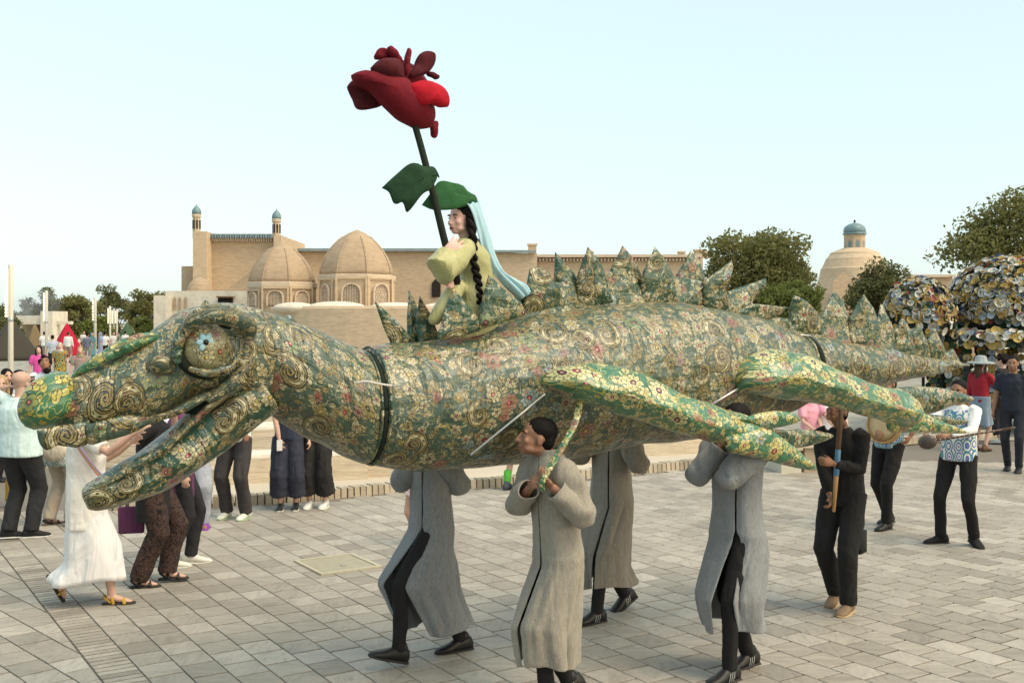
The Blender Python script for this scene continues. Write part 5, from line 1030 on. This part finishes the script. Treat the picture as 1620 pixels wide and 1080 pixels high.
# small figures: far crowd at the left
def far(label, x, ytop, H, f, top, topm, bottom, botm, hair='short', hairm='hair', skinm='skin_l', Y=None, **kw):
    Y = Y or (CH-H)*FP/(ytop-HY); b = P(x, HY, Y)*A(1, 1, 0)
    return person(label, b, f, H, group='people crowding the far side of the plaza', top=top, topm=topm, bottom=bottom, botm=botm, hair=hair, hairm=hairm, skinm=skinm, vox=.022 if Y > 22 else .016, face=Y < 20, **kw)
dk = cloth('dark_slacks', (.02, .018, .02)); gs = cloth('stone_slacks', (.30, .27, .23), .1)
far('bearded curly-haired man in pale shirt looking down behind the snout', 72, 561, 1.74, A(.3, -.95, 0), 'shirt', cloth('pale_blue_shirt', (.56, .60, .64), .08), 'trousers', dk, 'curly', sleeve='long', head_pitch=-.5, skinm='skin_t', lean=.1)
bm = [o for o in bpy.data.objects if o.get('label', '').startswith('bearded')][0]; bbo = [c_ for c_ in bm.children if c_.name.startswith('body')][0]
hd = P(73, 578, ORG[bm][1]-.13); blobify(MB().ell(hd+A(.005, .02, -.085), (.06, .055, .05), None, 10, 7).build('beard', M['hair'], bbo), .012, 2, .01, .02)
far('woman in bright pink blouse behind the bearded man', 62, 546, 1.64, A(.2, -1, 0), 'tunic', cloth('fuchsia', (.52, .07, .26), .15), 'trousers', dk, 'long')
far('woman in yellow dress with black pattern and grey headscarf', 95, 541, 1.62, A(.2, -1, 0), 'tunic', ikat('yellow_print', (.42, .25, .02), (.03, .02, .015), (.03, .02, .015), 9), 'skirt', ikat('yellow_print2', (.42, .25, .02), (.03, .02, .015), (.03, .02, .015), 9), 'scarf', cloth('grey_scarf', (.38, .33, .28)), hem=.2)
far('man in white shirt seen from behind before the crimson tent', 108, 537, 1.74, A(.1, 1, 0), 'shirt', white, 'trousers', gs, 'short', 'hair_brown', sleeve='long', Y=60)
far('man in grey-blue shirt beside the yellow dress', 83, 541, 1.70, A(-.3, 1, 0), 'shirt', cloth('steel_shirt', (.32, .36, .42)), 'trousers', dk, Y=48)
far('woman in olive and pink patterned robe', 127, 547, 1.62, A(.3, -1, 0), 'tunic', ikat('olive_print', (.26, .20, .12), (.45, .12, .20), (.1, .1, .05), 10), 'skirt', ikat('olive_print2', (.26, .20, .12), (.45, .12, .20), (.1, .1, .05), 10), 'scarf', cloth('olive_scarf', (.22, .19, .12)), hem=.2)
far('man in white standing before the portico pier', 70, 534, 1.74, A(-.2, 1, 0), 'shirt', white, 'trousers', gs, Y=62)
for i, (x, c_, tp, hr_, lab) in enumerate(((138, (.12, .14, .18), 'shirt', 'short', 'dark-shirted walker right of the crimson tent'), (145, (.10, .22, .24), 'tunic', 'scarf', 'woman in teal robe right of the crimson tent'), (159, (.28, .32, .45), 'tunic', 'scarf', 'woman in lavender-blue robe near the slim post'), (166, (.66, .65, .62), 'shirt', 'short', 'man in white with dark trousers near the small lamp posts'), (179, (.55, .52, .48), 'shirt', 'short', 'man in cream shirt by the small lamp posts'), (188, (.16, .18, .12), 'shirt', 'short', 'man in dark olive shirt by the small lamp posts'), (198, (.66, .65, .62), 'shirt', 'short', 'man in white shirt before the forest green tent'), (132, (.5, .48, .46), 'shirt', 'short', 'pale-shirted man at the edge of the crimson tent'))):
    far(lab, x, 534, 1.70, A(math.sin(i*2.1), math.cos(i*2.1), 0), tp, cloth('far_cloth%d' % i, c_, .1), 'skirt' if tp == 'tunic' else 'trousers', cloth('far_cloth%d' % i, c_, .1) if tp == 'tunic' else (dk if i % 2 else gs), hr_, cloth('far_scarf%d' % i, dim(c_, .8)) if hr_ == 'scarf' else 'hair', Y=58+i*2.0, hem=.15)
far('blond woman in cream top at the picture edge smiling', 1, 592, 1.62, A(.5, -.86, 0), 'shirt', cloth('cream_top', (.62, .55, .46), .08), 'trousers', cloth('mustard_trousers', (.42, .25, .03)), 'long', 'hair_blond')
far('dark-haired woman in black behind the tan cap', 10, 582, 1.60, A(.7, -.7, 0), 'shirt', cloth('black_top', (.014, .013, .014)), 'trousers', dk, 'long')
far('dark-haired woman in white blouse beside the thick lamp post', 30, 584, 1.58, A(-.5, -.8, 0), 'shirt', white, 'trousers', dk, 'bun')
# ---------------------------------------------------------------- the dragon
dg = thing('dragon_puppet', DA, 'giant green brocade dragon puppet with dorsal fins carried on shoulders', 'puppet')
def pm_(p): return p[1]/FP                                        # metres per photograph pixel at a point
def dloft(C, rv, rl, n=64, T=None, seed=0, wr=.006, flat=0.0, uo=0.0, cap=True, sq=2.0):
    """sewn tube: C centres, rv / rl upright and sideways radii; UV in metres of cloth"""
    rg = np.random.RandomState(seed); ph = rg.uniform(0, 6.28, 12); m = len(C); rings = []; U = []; L = 0
    th = np.linspace(-np.pi/2, 1.5*np.pi, n+1)
    for i in range(m):
        t = DD if T is None else nrm(T[i]); l = nrm(DN-t*np.dot(DN, t)); v = np.cross(t, l); v = v if v[2] > 0 or abs(v[2]) < .2 else -v
        if i: L += np.linalg.norm(C[i]-C[i-1])
        w = wr*(np.sin(L*9+th*2+ph[0])+.7*np.sin(L*17-th*3+ph[1])+.6*np.sin(L*6+th*5+ph[2])+.5*np.sin(L*31+th*4+ph[3])*(.5+.5*np.sin(L*5+ph[4])))
        cs, sn = np.cos(th), np.sin(th); e = 2/sq; a, b = np.sign(cs)*abs(cs)**e*(rl[i]+w), np.sign(sn)*abs(sn)**e*(rv[i]+w); b = np.where(sn < 0, b*(1-flat), b)
        rings.append(C[i]+np.outer(a, l)+np.outer(b, v)); rm = (rv[i]+rl[i])/2; U += [(L+uo, x*max(rm, .04)) for x in th]
    V = np.concatenate(rings); F = []
    for i in range(1, m):
        for j in range(n): F.append(((i-1)*(n+1)+j, i*(n+1)+j, i*(n+1)+j+1, (i-1)*(n+1)+j+1))
    if cap: F.append(tuple(range(n+1))); F.append(tuple(range((m-1)*(n+1), m*(n+1)))[::-1])
    return V, F, np.array(U)
def profile(rows, m, w=0.0, lat=1.0):
    S = crom(rows, m); C = np.array([D(x, (a+b)/2, w) for x, a, b in S[:, :3]]); rv = np.array([(b-a)/2*pm_(c) for (x, a, b), c in zip(S[:, :3], C)]); rl = S[:, 3] if S.shape[1] > 3 else rv*lat
    return C, rv, rl
def part(name, Cr, parent, mat='bro', **kw):
    V, F, U = dloft(*Cr, **kw); return mk(name, V, F, M[mat], parent, True, U)
# trunk
rows = [(583, 551, 733), (600, 546, 739), (650, 541, 743), (710, 531, 742), (770, 514, 737), (840, 499, 730), (910, 488, 721), (980, 480, 708), (1040, 478, 700), (1100, 483, 692), (1160, 494, 678), (1210, 508, 664), (1250, 524, 648), (1275, 545, 632)]
Cb = profile(rows, 120, lat=.94); body_d = part('body', Cb, dg, seed=1, wr=.0045)
# tail
rows = [(1262, 528, 628), (1290, 532, 626), (1330, 539, 620), (1380, 548, 612), (1430, 557, 602), (1480, 566, 592), (1515, 572, 583), (1532, 575.5, 579)]
tail = part('tail', profile(rows, 70, lat=.95), dg, seed=2, wr=.004, uo=9.3)
# neck
rows = [(402, 492, 628), (430, 498, 655), (460, 507, 676), (500, 521, 700), (535, 537, 718), (560, 549, 729), (574, 556, 731)]
neck = part('neck', profile(rows, 60, lat=.93), dg, seed=3, wr=.005, uo=4.4)
# seam rings: dark gap and hem cord
def ring_tube(name, x, a, b, rad, mat, k=1.0, lat=.94):
    c = D(x, (a+b)/2); rv = (b-a)/2*pm_(c)*k; th = np.linspace(0, 2*np.pi, 61); pts = [c+DN*math.cos(t)*rv*lat+UP*math.sin(t)*rv for t in th]
    return MB().tube(pts, rad, 10, False).build(name, M[mat], dg, uv=True)
ring_tube('seam_gap', 578.5, 556, 731, .015, 'dark_gap', .985); ring_tube('hem_cord', 584.5, 549, 734, .008, 'bro_dark', 1.005); ring_tube('hem_cord', 573, 555, 731, .008, 'bro_dark', 1.0)
ring_tube('seam_gap', 1268.5, 534, 630, .030, 'dark_gap', .98); ring_tube('hem_cord', 1277, 540, 632, .012, 'bro_dark', .99)
MB().tube(crom([D(562, 606, .335), D(580, 603, .365), D(600, 607, .372), D(620, 610, .37)], 10), .006, 7).build('tie_rope', plain('white_rope', (.55, .53, .48), .8), dg)
MB().tube([D(745, 719, .37), D(862, 624, .44)], .0085, 8).build('support_rod', M['steel'], dg); MB().tube([D(1112, 648, .40), D(1170, 613, .45)], .0085, 8).build('support_rod', M['steel'], dg); MB().tube([D(1246, 528, .05), D(1282, 531, .12)], .007, 8).build('support_rod', M['steel'], dg)
# head: skull with upper jaw
rows = [(412, 491, 640, .255), (385, 482, 640, .272), (355, 479, 628, .275), (322, 481, 628, .268), (288, 491, 640, .245), (255, 514, 662, .205), (222, 538, 670, .180), (190, 553, 677, .165), (158, 568, 686, .150), (128, 586, 692, .135), (104, 602, 692, .105), (88, 622, 684, .05)]
head = part('head', profile(rows[::-1], 100), dg, seed=4, wr=.005, uo=1.2, sq=2.15)
# lip roll along the upper jaw
def roll(name, pts, rad, parent, mat='bro', n=16, m=40, seed=5, uo=0.0):
    S = crom([(*D(x, y, w), r) for (x, y, w), r in zip(pts, rad)], m); C = S[:, :3]; V, F, U = tube(C, S[:, 3], n, True); U = np.array(U)+uo
    rg = np.random.RandomState(seed); V = V+np.sin(V@rg.normal(size=(3, 3))*22)*.006; return mk(name, V, F, M[mat], parent, True, U)
roll('lip', [(72, 690, .10), (108, 698, .12), (150, 690, .15), (200, 675, .17), (250, 662, .205), (300, 640, .24), (345, 618, .26), (385, 596, .25)], [.014, .022, .020, .020, .020, .020, .020, .014], head, seed=6, uo=2.1)
for q, (o_, w_) in enumerate((([(58, 680), (100, 672), (142, 668), (142, 698), (120, 708), (95, 703), (74, 712), (62, 700)], .14), ([(135, 672), (165, 664), (205, 656), (240, 664), (212, 684), (165, 698), (140, 702)], .17))):
    V, F, U = pillow([D(x, y, w_) for x, y in o_], DN, .022, 3, .0); mk('lip_flap', V, F, M['bro'], head, True, U+q)
# snout ridge, brow, bumps
roll('snout_ridge', [(116, 592, .05), (145, 576, .08), (180, 558, .095), (215, 540, .10), (245, 532, .10)], [.010, .024, .036, .042, .030], head, 'bro_leg', seed=7)
roll('cheek_bump', [(240, 578, .16), (256, 577, .20), (272, 584, .20)], [.030, .052, .034], head, seed=8, uo=.7)
nb = D(74, 634, .02); V, F, U = dloft(np.array([nb+DD*x for x in (-.135, -.125, -.10, -.06, -.01, .05, .10, .135, .15)]), np.array([.02, .055, .095, .128, .140, .138, .115, .07, .02])*1.0, np.array([.02, .05, .085, .112, .122, .12, .10, .06, .02]), n=40, wr=.004, seed=9, uo=3.3)
V[:, 2] += (V-nb)@DD*(.25); nose = mk('nose_ball', V, F, M['bro_nose'], head, True, U)
# eye: socket rim, ball, flower pupil, heavy lid
ec = D(327, 548, .235)
th = np.linspace(0, 2*np.pi, 40); MB().tube([ec+DD*math.cos(t)*.142+UP*math.sin(t)*.142-DN*.01 for t in th], .032, 12, False).build('eye_socket', M['dark_gap'], head)
roll('socket_roll', [(282, 575, .26), (284, 540, .26), (300, 512, .26)], [.018, .030, .022], head, 'bro_dark', seed=10)
V, F, U = ellipsoid(ec-DN*.005, (.128, .128, .088), (DD, UP, DN), 40, 24); eye = mk('eye', V, F, M['bro_eye'], head, True, np.stack([(V-ec)@DD+.35, (V-ec)@UP+.2], 1))
fc = ec+DN*.079-DD*.024+UP*.024; M['petalblue'] = plain('pale_blue_silk', (.30, .50, .56), .5, .2, 40)
for j in range(6):
    a = j*R(60); dv = DD*math.cos(a)+UP*math.sin(a); MB().ell(fc+dv*.026-DN*.004, (.024, .017, .007), (dv, nrm(np.cross(DN, dv)), DN), 12, 8).build('petal', M['petalblue'], eye)
MB().ell(fc+DN*.003, (.015, .015, .008), (DD, UP, DN), 12, 8).build('pupil', M['iris'], eye)
roll('eyelid', [(288, 528, .27), (305, 507, .31), (335, 496, .335), (368, 500, .33), (392, 517, .31), (397, 535, .28)], [.022, .040, .050, .054, .050, .026], head, seed=11, uo=5.5)
roll('eyelid', [(300, 585, .29), (330, 592, .31), (360, 582, .30), (378, 562, .28)], [.014, .022, .022, .014], head, seed=12, uo=6.5)
roll('jaw_corner', [(330, 634, .25), (360, 612, .27), (388, 590, .27), (402, 560, .25)], [.02, .035, .04, .02], head, seed=13, uo=7.5)
for o_ in ([(316, 487), (325, 474), (334, 487)], [(376, 490), (383, 480), (390, 490)], [(448, 508), (456, 497), (470, 512)], [(540, 545), (566, 549), (556, 556)]):
    V, F, U = pillow([D(x, y, .0) for x, y in o_], DN, .02, 3); mk('crest_tab', V, F, M['bro_dark'], head, True, U)
# lower jaw
S = crom([(404, 614, 36, .235), (380, 634, 36, .23), (350, 660, 34, .215), (315, 691, 32, .20), (275, 722, 30, .18), (235, 747, 27, .155), (195, 767, 23, .13), (162, 780, 20, .11), (144, 785, 17, .09), (135, 787, 12, .06), (132, 788, 5, .03)], 80)
C = np.array([D(x, y, .0) for x, y in S[:, :2]]); T = np.gradient(C, axis=0); V, F, U = dloft(C, np.array([r*1.3*pm_(c) for r, c in zip(S[:, 2], C)]), S[:, 3], n=56, T=-T, seed=14, wr=.005, uo=12.0)
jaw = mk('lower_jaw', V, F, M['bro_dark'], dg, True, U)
roll('jaw_lip', [(386, 606, .22), (345, 634, .215), (300, 672, .195), (255, 712, .175), (210, 740, .145), (172, 760, .105), (145, 776, .06)], [.014, .018, .018, .017, .015, .012, .010], jaw, 'bro', seed=15, uo=1.4)
V, F, U = pillow([D(x, y, .05) for x, y in ((150, 778), (172, 758), (205, 752), (190, 768), (165, 782))], DN, .03, 3); mk('chin_curl', V, F, M['bro_leg'], jaw, True, U)
V, F, U = pillow([D(x, y, .0) for x, y in ((402, 596), (360, 612), (318, 632), (292, 652), (318, 668), (352, 648), (398, 622))], DN, .17, 3); mk('mouth_shade', V, F, M['dark_gap'], jaw, True, U)  # dark filler standing for the shade between the jaws
# legs
def leg(rows, m, seed, uo):
    S = crom(rows, m); C = np.array([D(x, (a+b)/2, w) for x, a, b, w, l in S]); rv = np.array([(b-a)/2*pm_(c) for (x, a, b, w, l), c in zip(S, C)]); T = np.gradient(C, axis=0)
    V, F, U = dloft(C, rv, S[:, 4], n=48, T=T, seed=seed, wr=.005, uo=uo, flat=.30, sq=1.6); return mk('leg', V, F, M['bro_leg'], dg, True, U)
l1 = leg([(868, 588, 622, .50, .05), (885, 578, 634, .58, .15), (920, 574, 648, .66, .19), (970, 580, 664, .72, .20), (1030, 602, 682, .78, .18), (1090, 628, 700, .83, .15), (1150, 650, 712, .86, .12), (1190, 662, 720, .88, .11), (1212, 670, 716, .89, .07), (1222, 682, 706, .89, .03)], 70, 21, 3.0)
l2 = leg([(1166, 580, 622, .30, .06), (1185, 562, 634, .40, .18), (1225, 553, 642, .46, .22), (1275, 564, 648, .50, .22), (1330, 588, 658, .54, .19), (1380, 608, 668, .58, .16), (1410, 614, 680, .60, .16), (1428, 618, 688, .60, .15), (1436, 626, 690, .60, .13)], 70, 22, 6.0)
def claw(pts, rad, w, parent, flat=.55, mat='bro_leg', seed=1):
    S = crom([(*D(x, y, w+i*dw), r) for i, ((x, y), r) in enumerate(zip(pts, rad)) for dw in (0,)], 24); C = S[:, :3]; T = np.gradient(C, axis=0)
    V, F, U = dloft(C, S[:, 3], S[:, 3]*flat+.01, n=28, T=T, seed=seed, wr=.003, uo=seed); return mk('claw', V, F, M[mat], parent, True, U)
def blade(out, w, parent, th=.04, mat='bro_leg', nv=None):
    V, F, U = pillow([D(x, y, w) for x, y in out], DN+UP*.25 if nv is None else nv, th, 4, 0, .003); return mk('claw', V, F, M[mat], parent, True, U+w*3)
blade([(1165, 664), (1210, 651), (1245, 652), (1266, 664), (1245, 673), (1205, 678)], .93, l1, .045)
blade([(1195, 676), (1240, 680), (1275, 679), (1318, 689), (1288, 703), (1245, 710), (1215, 704)], .80, l1, .05, 'bro_dark')
blade([(1145, 690), (1200, 676), (1232, 690), (1262, 714), (1292, 743), (1250, 737), (1200, 724), (1155, 714)], .95, l1, .05)
blade([(1395, 616), (1450, 611), (1500, 617), (1540, 632), (1505, 642), (1470, 655), (1425, 656)], .42, l2, .07, 'bro_dark')
blade([(1405, 640), (1440, 644), (1480, 664), (1530, 684), (1490, 685), (1440, 684), (1405, 680)], .58, l2, .045)
blade([(1425, 660), (1470, 655), (1510, 662), (1532, 668), (1500, 674), (1460, 676)], .50, l2, .04, 'bro_dark')
# dorsal fins
FINS = [[(592, 475), (628, 508), (655, 538), (620, 547), (607, 520)], [(647, 459), (662, 490), (668, 545), (645, 545), (645, 500)], [(664, 467), (683, 500), (698, 540), (662, 548), (657, 510)], [(717, 454), (742, 485), (762, 508), (758, 524), (720, 534), (690, 541), (703, 492)],
        [(773, 434), (803, 462), (824, 478), (834, 498), (795, 510), (757, 522), (757, 492)], [(838, 425), (850, 421), (868, 430), (886, 458), (894, 484), (860, 494), (828, 502), (828, 470)], [(878, 398), (893, 415), (908, 432), (925, 472), (920, 488), (882, 492), (876, 450)],
        [(930, 390), (946, 410), (958, 434), (970, 478), (945, 486), (914, 490), (912, 440)], [(985, 388), (1001, 407), (1015, 434), (1022, 478), (990, 484), (960, 484), (960, 438)], [(1036, 390), (1051, 409), (1064, 434), (1074, 478), (1045, 483), (1016, 482), (1014, 438)],
        [(1093, 396), (1106, 410), (1114, 434), (1126, 482), (1096, 484), (1070, 482), (1068, 438)], [(1157, 412), (1160, 422), (1148, 455), (1152, 494), (1130, 490), (1113, 486), (1112, 446)], [(1212, 440), (1212, 450), (1190, 478), (1190, 504), (1160, 500), (1138, 494), (1142, 464)],
        [(1246, 486), (1236, 497), (1212, 508), (1180, 508), (1158, 496), (1190, 480)], [(1268, 508), (1262, 526), (1222, 526), (1190, 512), (1210, 498)]]
TF = [[(1256, 466), (1276, 476), (1296, 498), (1303, 534), (1276, 530), (1250, 526), (1249, 492)], [(1320, 460), (1334, 476), (1342, 502), (1346, 545), (1320, 540), (1296, 536), (1298, 498)], [(1366, 465), (1381, 486), (1391, 514), (1394, 556), (1368, 552), (1341, 547), (1342, 503)], [(1394, 480), (1405, 502), (1414, 522), (1421, 560), (1390, 556), (1386, 512)],
      [(1428, 503), (1440, 522), (1449, 566), (1416, 561), (1413, 525)], [(1452, 511), (1465, 537), (1476, 570), (1446, 566), (1440, 530)], [(1478, 519), (1492, 547), (1501, 574), (1472, 570), (1467, 540)], [(1507, 551), (1521, 577), (1496, 574), (1494, 560)]]
for i, o_ in enumerate(FINS+TF):
    w_ = (.20 if i == 4 else .035*(1 if i % 2 else -1)) if i > 3 else (.0, -.10, .12, .19)[i]
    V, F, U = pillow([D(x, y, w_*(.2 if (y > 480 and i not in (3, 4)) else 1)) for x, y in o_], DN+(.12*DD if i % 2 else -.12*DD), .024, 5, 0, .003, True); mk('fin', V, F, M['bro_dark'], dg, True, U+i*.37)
for o_ in ([(690, 536), (705, 505), (760, 492), (828, 464), (880, 447), (960, 437), (1070, 437), (1118, 446), (1150, 472), (1152, 494), (1070, 486), (960, 488), (880, 494), (830, 503), (760, 524)], [(1252, 497), (1300, 500), (1345, 509), (1395, 521), (1450, 541), (1500, 563), (1522, 577), (1450, 568), (1395, 558), (1345, 548), (1300, 537), (1250, 528)]):
    pt_ = np.array(o_, float); h_ = len(o_)//2; tp = crom(pt_[:h_+1], 40); bt = crom(pt_[h_:][::-1] if len(pt_)-h_ > 1 else pt_, 40); V = []; F = []; U = []
    for i in range(40):
        xx = pt_[:, 0].min()+(pt_[:, 0].max()-pt_[:, 0].min())*i/39; yt = np.interp(xx, pt_[:h_+2][np.argsort(pt_[:h_+2, 0]), 0], pt_[:h_+2][np.argsort(pt_[:h_+2, 0]), 1]); lo = pt_[h_:]; lo = lo[np.argsort(lo[:, 0])]; yb = np.interp(xx, lo[:, 0], lo[:, 1])+4
        for y_, w_ in ((yt, .004), (yb, .030), (yb, -.030), (yt, -.004)): p_ = D(xx, y_, w_); V.append(p_); U.append((p_@DD+2.2, p_[2]))
        if i:
            for a_ in range(4): F.append(((i-1)*4+a_, i*4+a_, i*4+(a_+1) % 4, (i-1)*4+(a_+1) % 4))
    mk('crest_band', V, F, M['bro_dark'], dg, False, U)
# strap gripped by the near carrier
hq = c1['hl']+nrm(c1['hl']-c1['el'])*.085; sp0 = crom([D(917, 636, .70), D(910, 668, .78), hq*.45+D(910, 668, .80)*.55+DN*.02, hq+DN*.02, hq-UP*.07], 30); V, F, U = tube(sp0, [(.021, .009)]*30, 10); mk('carry_strap', V, F, M['bro_leg'], dg, True, np.array(U)+.4)
# ---------------------------------------------------------------- princess doll and the rose
def Q(cx, cy, w=0.0): return D(530+cx/2.4, 50+cy/2.4, w)          # from the enlarged crop of the doll
pd = thing('princess_doll', Q(500, 1060), 'doll in yellow-green satin dress with black braids and pale blue veil', 'doll')
s = NT('chartreuse_satin'); p_ = s.coord(); f_ = s.noise(s.map(p_, (9, 9, 5)), 1, 3, .5, 1.2); M['satin'] = s.out(s.mix(f_, (.32, .31, .125), (.47, .45, .23)), .34, s.bump(f_, .03, .7), Sheen_Weight=.1)
s = NT('pale_blue_veil'); p_ = s.coord(); f_ = s.noise(s.map(p_, (20, 20, 4)), 1, 3, .5, 1); M['veil'] = s.out(s.mix(f_, (.26, .46, .52), (.46, .62, .66)), .6, s.bump(f_, .02, .6), Alpha=.93)
M['dollskin'] = skin('doll_skin', (.66, .44, .37))
hc3 = Q(478, 712); hsz = .88; mb = MB(); hfv = nrm(-DD+DN*.30); qd, axd = head_shapes(mb, hc3, hfv, UP, hsz); mb.tube([Q(492, 755), Q(500, 800)], [.042, .045], 12)
dh = blobify(mb.build('head', M['dollskin'], pd), .0075, 2); face_parts(qd, axd, hsz, dh, None)
mb = MB(); mb.ell(qd(0, -.028, .045), (.076, .090, .080), axd, 16, 10); mb.ell(qd(0, -.06, -.01), (.066, .055, .08), axd, 14, 9); blobify(mb.build('hair', M['hair'], dh), .01, 2, .004, .02)
def braid(pts, r, nm='braid'):
    S = crom([Q(x, y, w) for x, y, w in pts], 60); mb = MB(); T = np.gradient(S, axis=0)
    for k in range(2):
        C = []
        for i, (p, t) in enumerate(zip(S, T)):
            a = nrm(np.cross(t, DN)); a_ = i*.55+k*math.pi; C.append(p+a*math.cos(a_)*r*.5+DN*math.sin(a_)*r*.5)
        mb.tube(C, np.linspace(r*.85, r*.6, len(C)), 8)
    mb.build(nm, M['hair'], pd)
braid([(512, 690, .07), (522, 780, .10), (530, 880, .11), (545, 960, .12), (548, 1030, .12)], .024); braid([(452, 880, .05), (452, 930, .10), (470, 990, .10)], .030)
# dress: bodice, skirt, puffed sleeve
mb = MB(); mb.rings([ringat(Q(x, y), -DD, DN, UP, a, b, 24) for x, y, a, b in ((500, 775, .05, .05), (505, 800, .11, .075), (520, 850, .14, .105), (532, 930, .13, .105), (532, 985, .14, .13), (530, 1060, .13, .14), (530, 1180, .13, .16))])
mb.tube([Q(470, 960, .08), Q(440, 1010, .11), Q(400, 1060, .12), Q(372, 1100, .10)], [.05, .06, .05, .04], 12); blobify(mb.build('dress', M['satin'], pd), .012, 5, .012, .09)
mb = MB(); mb.tube(crom([Q(505, 820, .10), Q(470, 850, .16), Q(425, 890, .20), Q(395, 910, .20), Q(395, 880, .20), Q(420, 845, .18), Q(440, 828, .16)], 14), [.06, .075, .095, .10, .095, .07, .035], 14) if False else mb.tube([Q(505, 815, .10), Q(455, 870, .16), Q(408, 905, .19), Q(395, 885, .19), Q(418, 850, .17), Q(438, 828, .15)], [.060, .080, .095, .085, .060, .030], 14)
blobify(mb.build('sleeve', M['satin'], pd), .010, 5, .016, .09)
mb = MB(); wv = Q(420, 842, .19); hand(mb, wv, Q(464, 802, .185)-wv, -DN*.8+DD*.3, 1.12, .38, -1, 8, 2.0); mb.tube([wv-UP*.05, wv], .024, 8); blobify(mb.build('hand', M['dollskin'], pd), .005, 1)
mb = MB(); w2 = Q(440, 975, .17); hand(mb, w2, Q(432, 940, .12)-w2, -DN, .9, .6, 1, 8); blobify(mb.build('hand', M['dollskin'], pd), .006, 1)
# veil: draped sheet from the crown of the head down over the back
rows_ = [((500, 655), (545, 648)), ((518, 690), (556, 700)), ((535, 750), (582, 770)), ((552, 820), (605, 850)), ((580, 890), (640, 915)), ((615, 940), (690, 945)), ((660, 985), (725, 962)), ((695, 1015), (735, 990))]
L_ = crom([(*a, *b) for a, b in rows_], 40); rr = []
for i, (xa, ya, xb, yb) in enumerate(L_):
    t = i/39; ring = []
    for j in range(25):
        u = j/24; w_ = math.sin(math.pi*u)*(.085+.05*t)*1.0; p = Q(xa+(xb-xa)*u, ya+(yb-ya)*u, .10-.20*u*(1-t)+.0); ring.append(p+DN*(.05*math.sin(u*math.pi)+.014*math.sin(u*19+t*4)*(.3+t))+UP*.006*math.sin(u*23+2))
    rr.append(ring)
V, F, U = loft(rr, False, False); o = mk('veil', V, F, M['veil'], pd, True); sd_ = o.modifiers.new('t', 'SOLIDIFY'); sd_.thickness = .006
# rose
rs = thing('giant_rose', Q(470, 990), 'giant dark red velvet rose on a stem held up by the doll', 'flower')
MB().tube(crom([Q(472, 1000, .06), Q(440, 880, .09), Q(415, 790, .11), Q(375, 625, .10), Q(330, 450, .06), Q(300, 345, .03)], 30), np.linspace(.024, .020, 30), 12).build('stem', velvet('stem_velvet', (.018, .024, .014)), rs)
PET = [('rose_shaded', -.10, .04, .05, [(38, 215), (60, 192), (110, 185), (150, 220), (182, 272), (150, 296), (82, 302), (66, 260)]),
       ('rose', .06, .085, -.06, [(75, 152), (112, 140), (182, 165), (270, 180), (305, 235), (375, 275), (391, 322), (375, 355), (320, 361), (258, 335), (190, 282), (130, 208), (88, 182)]),
       ('rose_lit', .14, .035, -.04, [(283, 195), (340, 180), (400, 200), (436, 240), (441, 276), (410, 286), (370, 274), (330, 281), (300, 250)]),
       ('rose_shaded', .10, .045, -.03, [(143, 130), (178, 101), (240, 104), (264, 142), (262, 182), (210, 181), (158, 160)]),
       ('rose', -.02, .03, .0, [(148, 92), (165, 66), (200, 70), (228, 100), (190, 106), (155, 106)]),
       ('rose', .04, .022, .0, [(199, 60), (215, 55), (240, 80), (256, 118), (235, 114), (208, 88)]),
       ('rose', .02, .02, .0, [(265, 100), (275, 64), (288, 70), (285, 120), (273, 168), (262, 150)]),
       ('rose_shaded', .0, .035, .03, [(300, 130), (312, 95), (340, 78), (371, 92), (373, 130), (350, 160), (320, 172), (285, 182), (274, 172)]),
       ('rose_shaded', .02, .018, .0, [(346, 148), (390, 164), (393, 180), (375, 179), (352, 166)]),
       ('rose', -.03, .02, .0, [(361, 345), (388, 342), (391, 390), (378, 406), (365, 390)]),
       ('rose', -.12, .05, .04, [(120, 160), (200, 120), (300, 150), (360, 220), (370, 290), (280, 300), (180, 250)]),
       ('rose_shaded', -.20, .04, .04, [(150, 150), (240, 110), (330, 170), (340, 250), (240, 270), (160, 220)])]
for mt_, w_, th_, bd, o_ in PET:
    V, F, U = pillow([Q(x, y, w_) for x, y in o_], DN+UP*.15, th_, 4, bd, .006); mk('petal', V, F, M[mt_], rs)
V, F, U = pillow([Q(x, y, .16) for x, y in ((192, 570), (240, 530), (290, 495), (350, 492), (410, 498), (426, 516), (402, 524), (394, 552), (368, 592), (330, 620), (287, 670), (262, 640), (245, 642), (230, 632), (215, 592))], DN+UP*.5, .012, 4, -.10, .014); mk('leaf', V, F, M['leaf'], rs)
V, F, U = pillow([Q(x, y, .10) for x, y in ((343, 632), (375, 592), (402, 557), (450, 570), (530, 600), (566, 622), (530, 637), (490, 662), (450, 671), (382, 662))], DN+UP*.7, .016, 4, -.08, .010); mk('leaf', V, F, M['leaf_b'], rs)
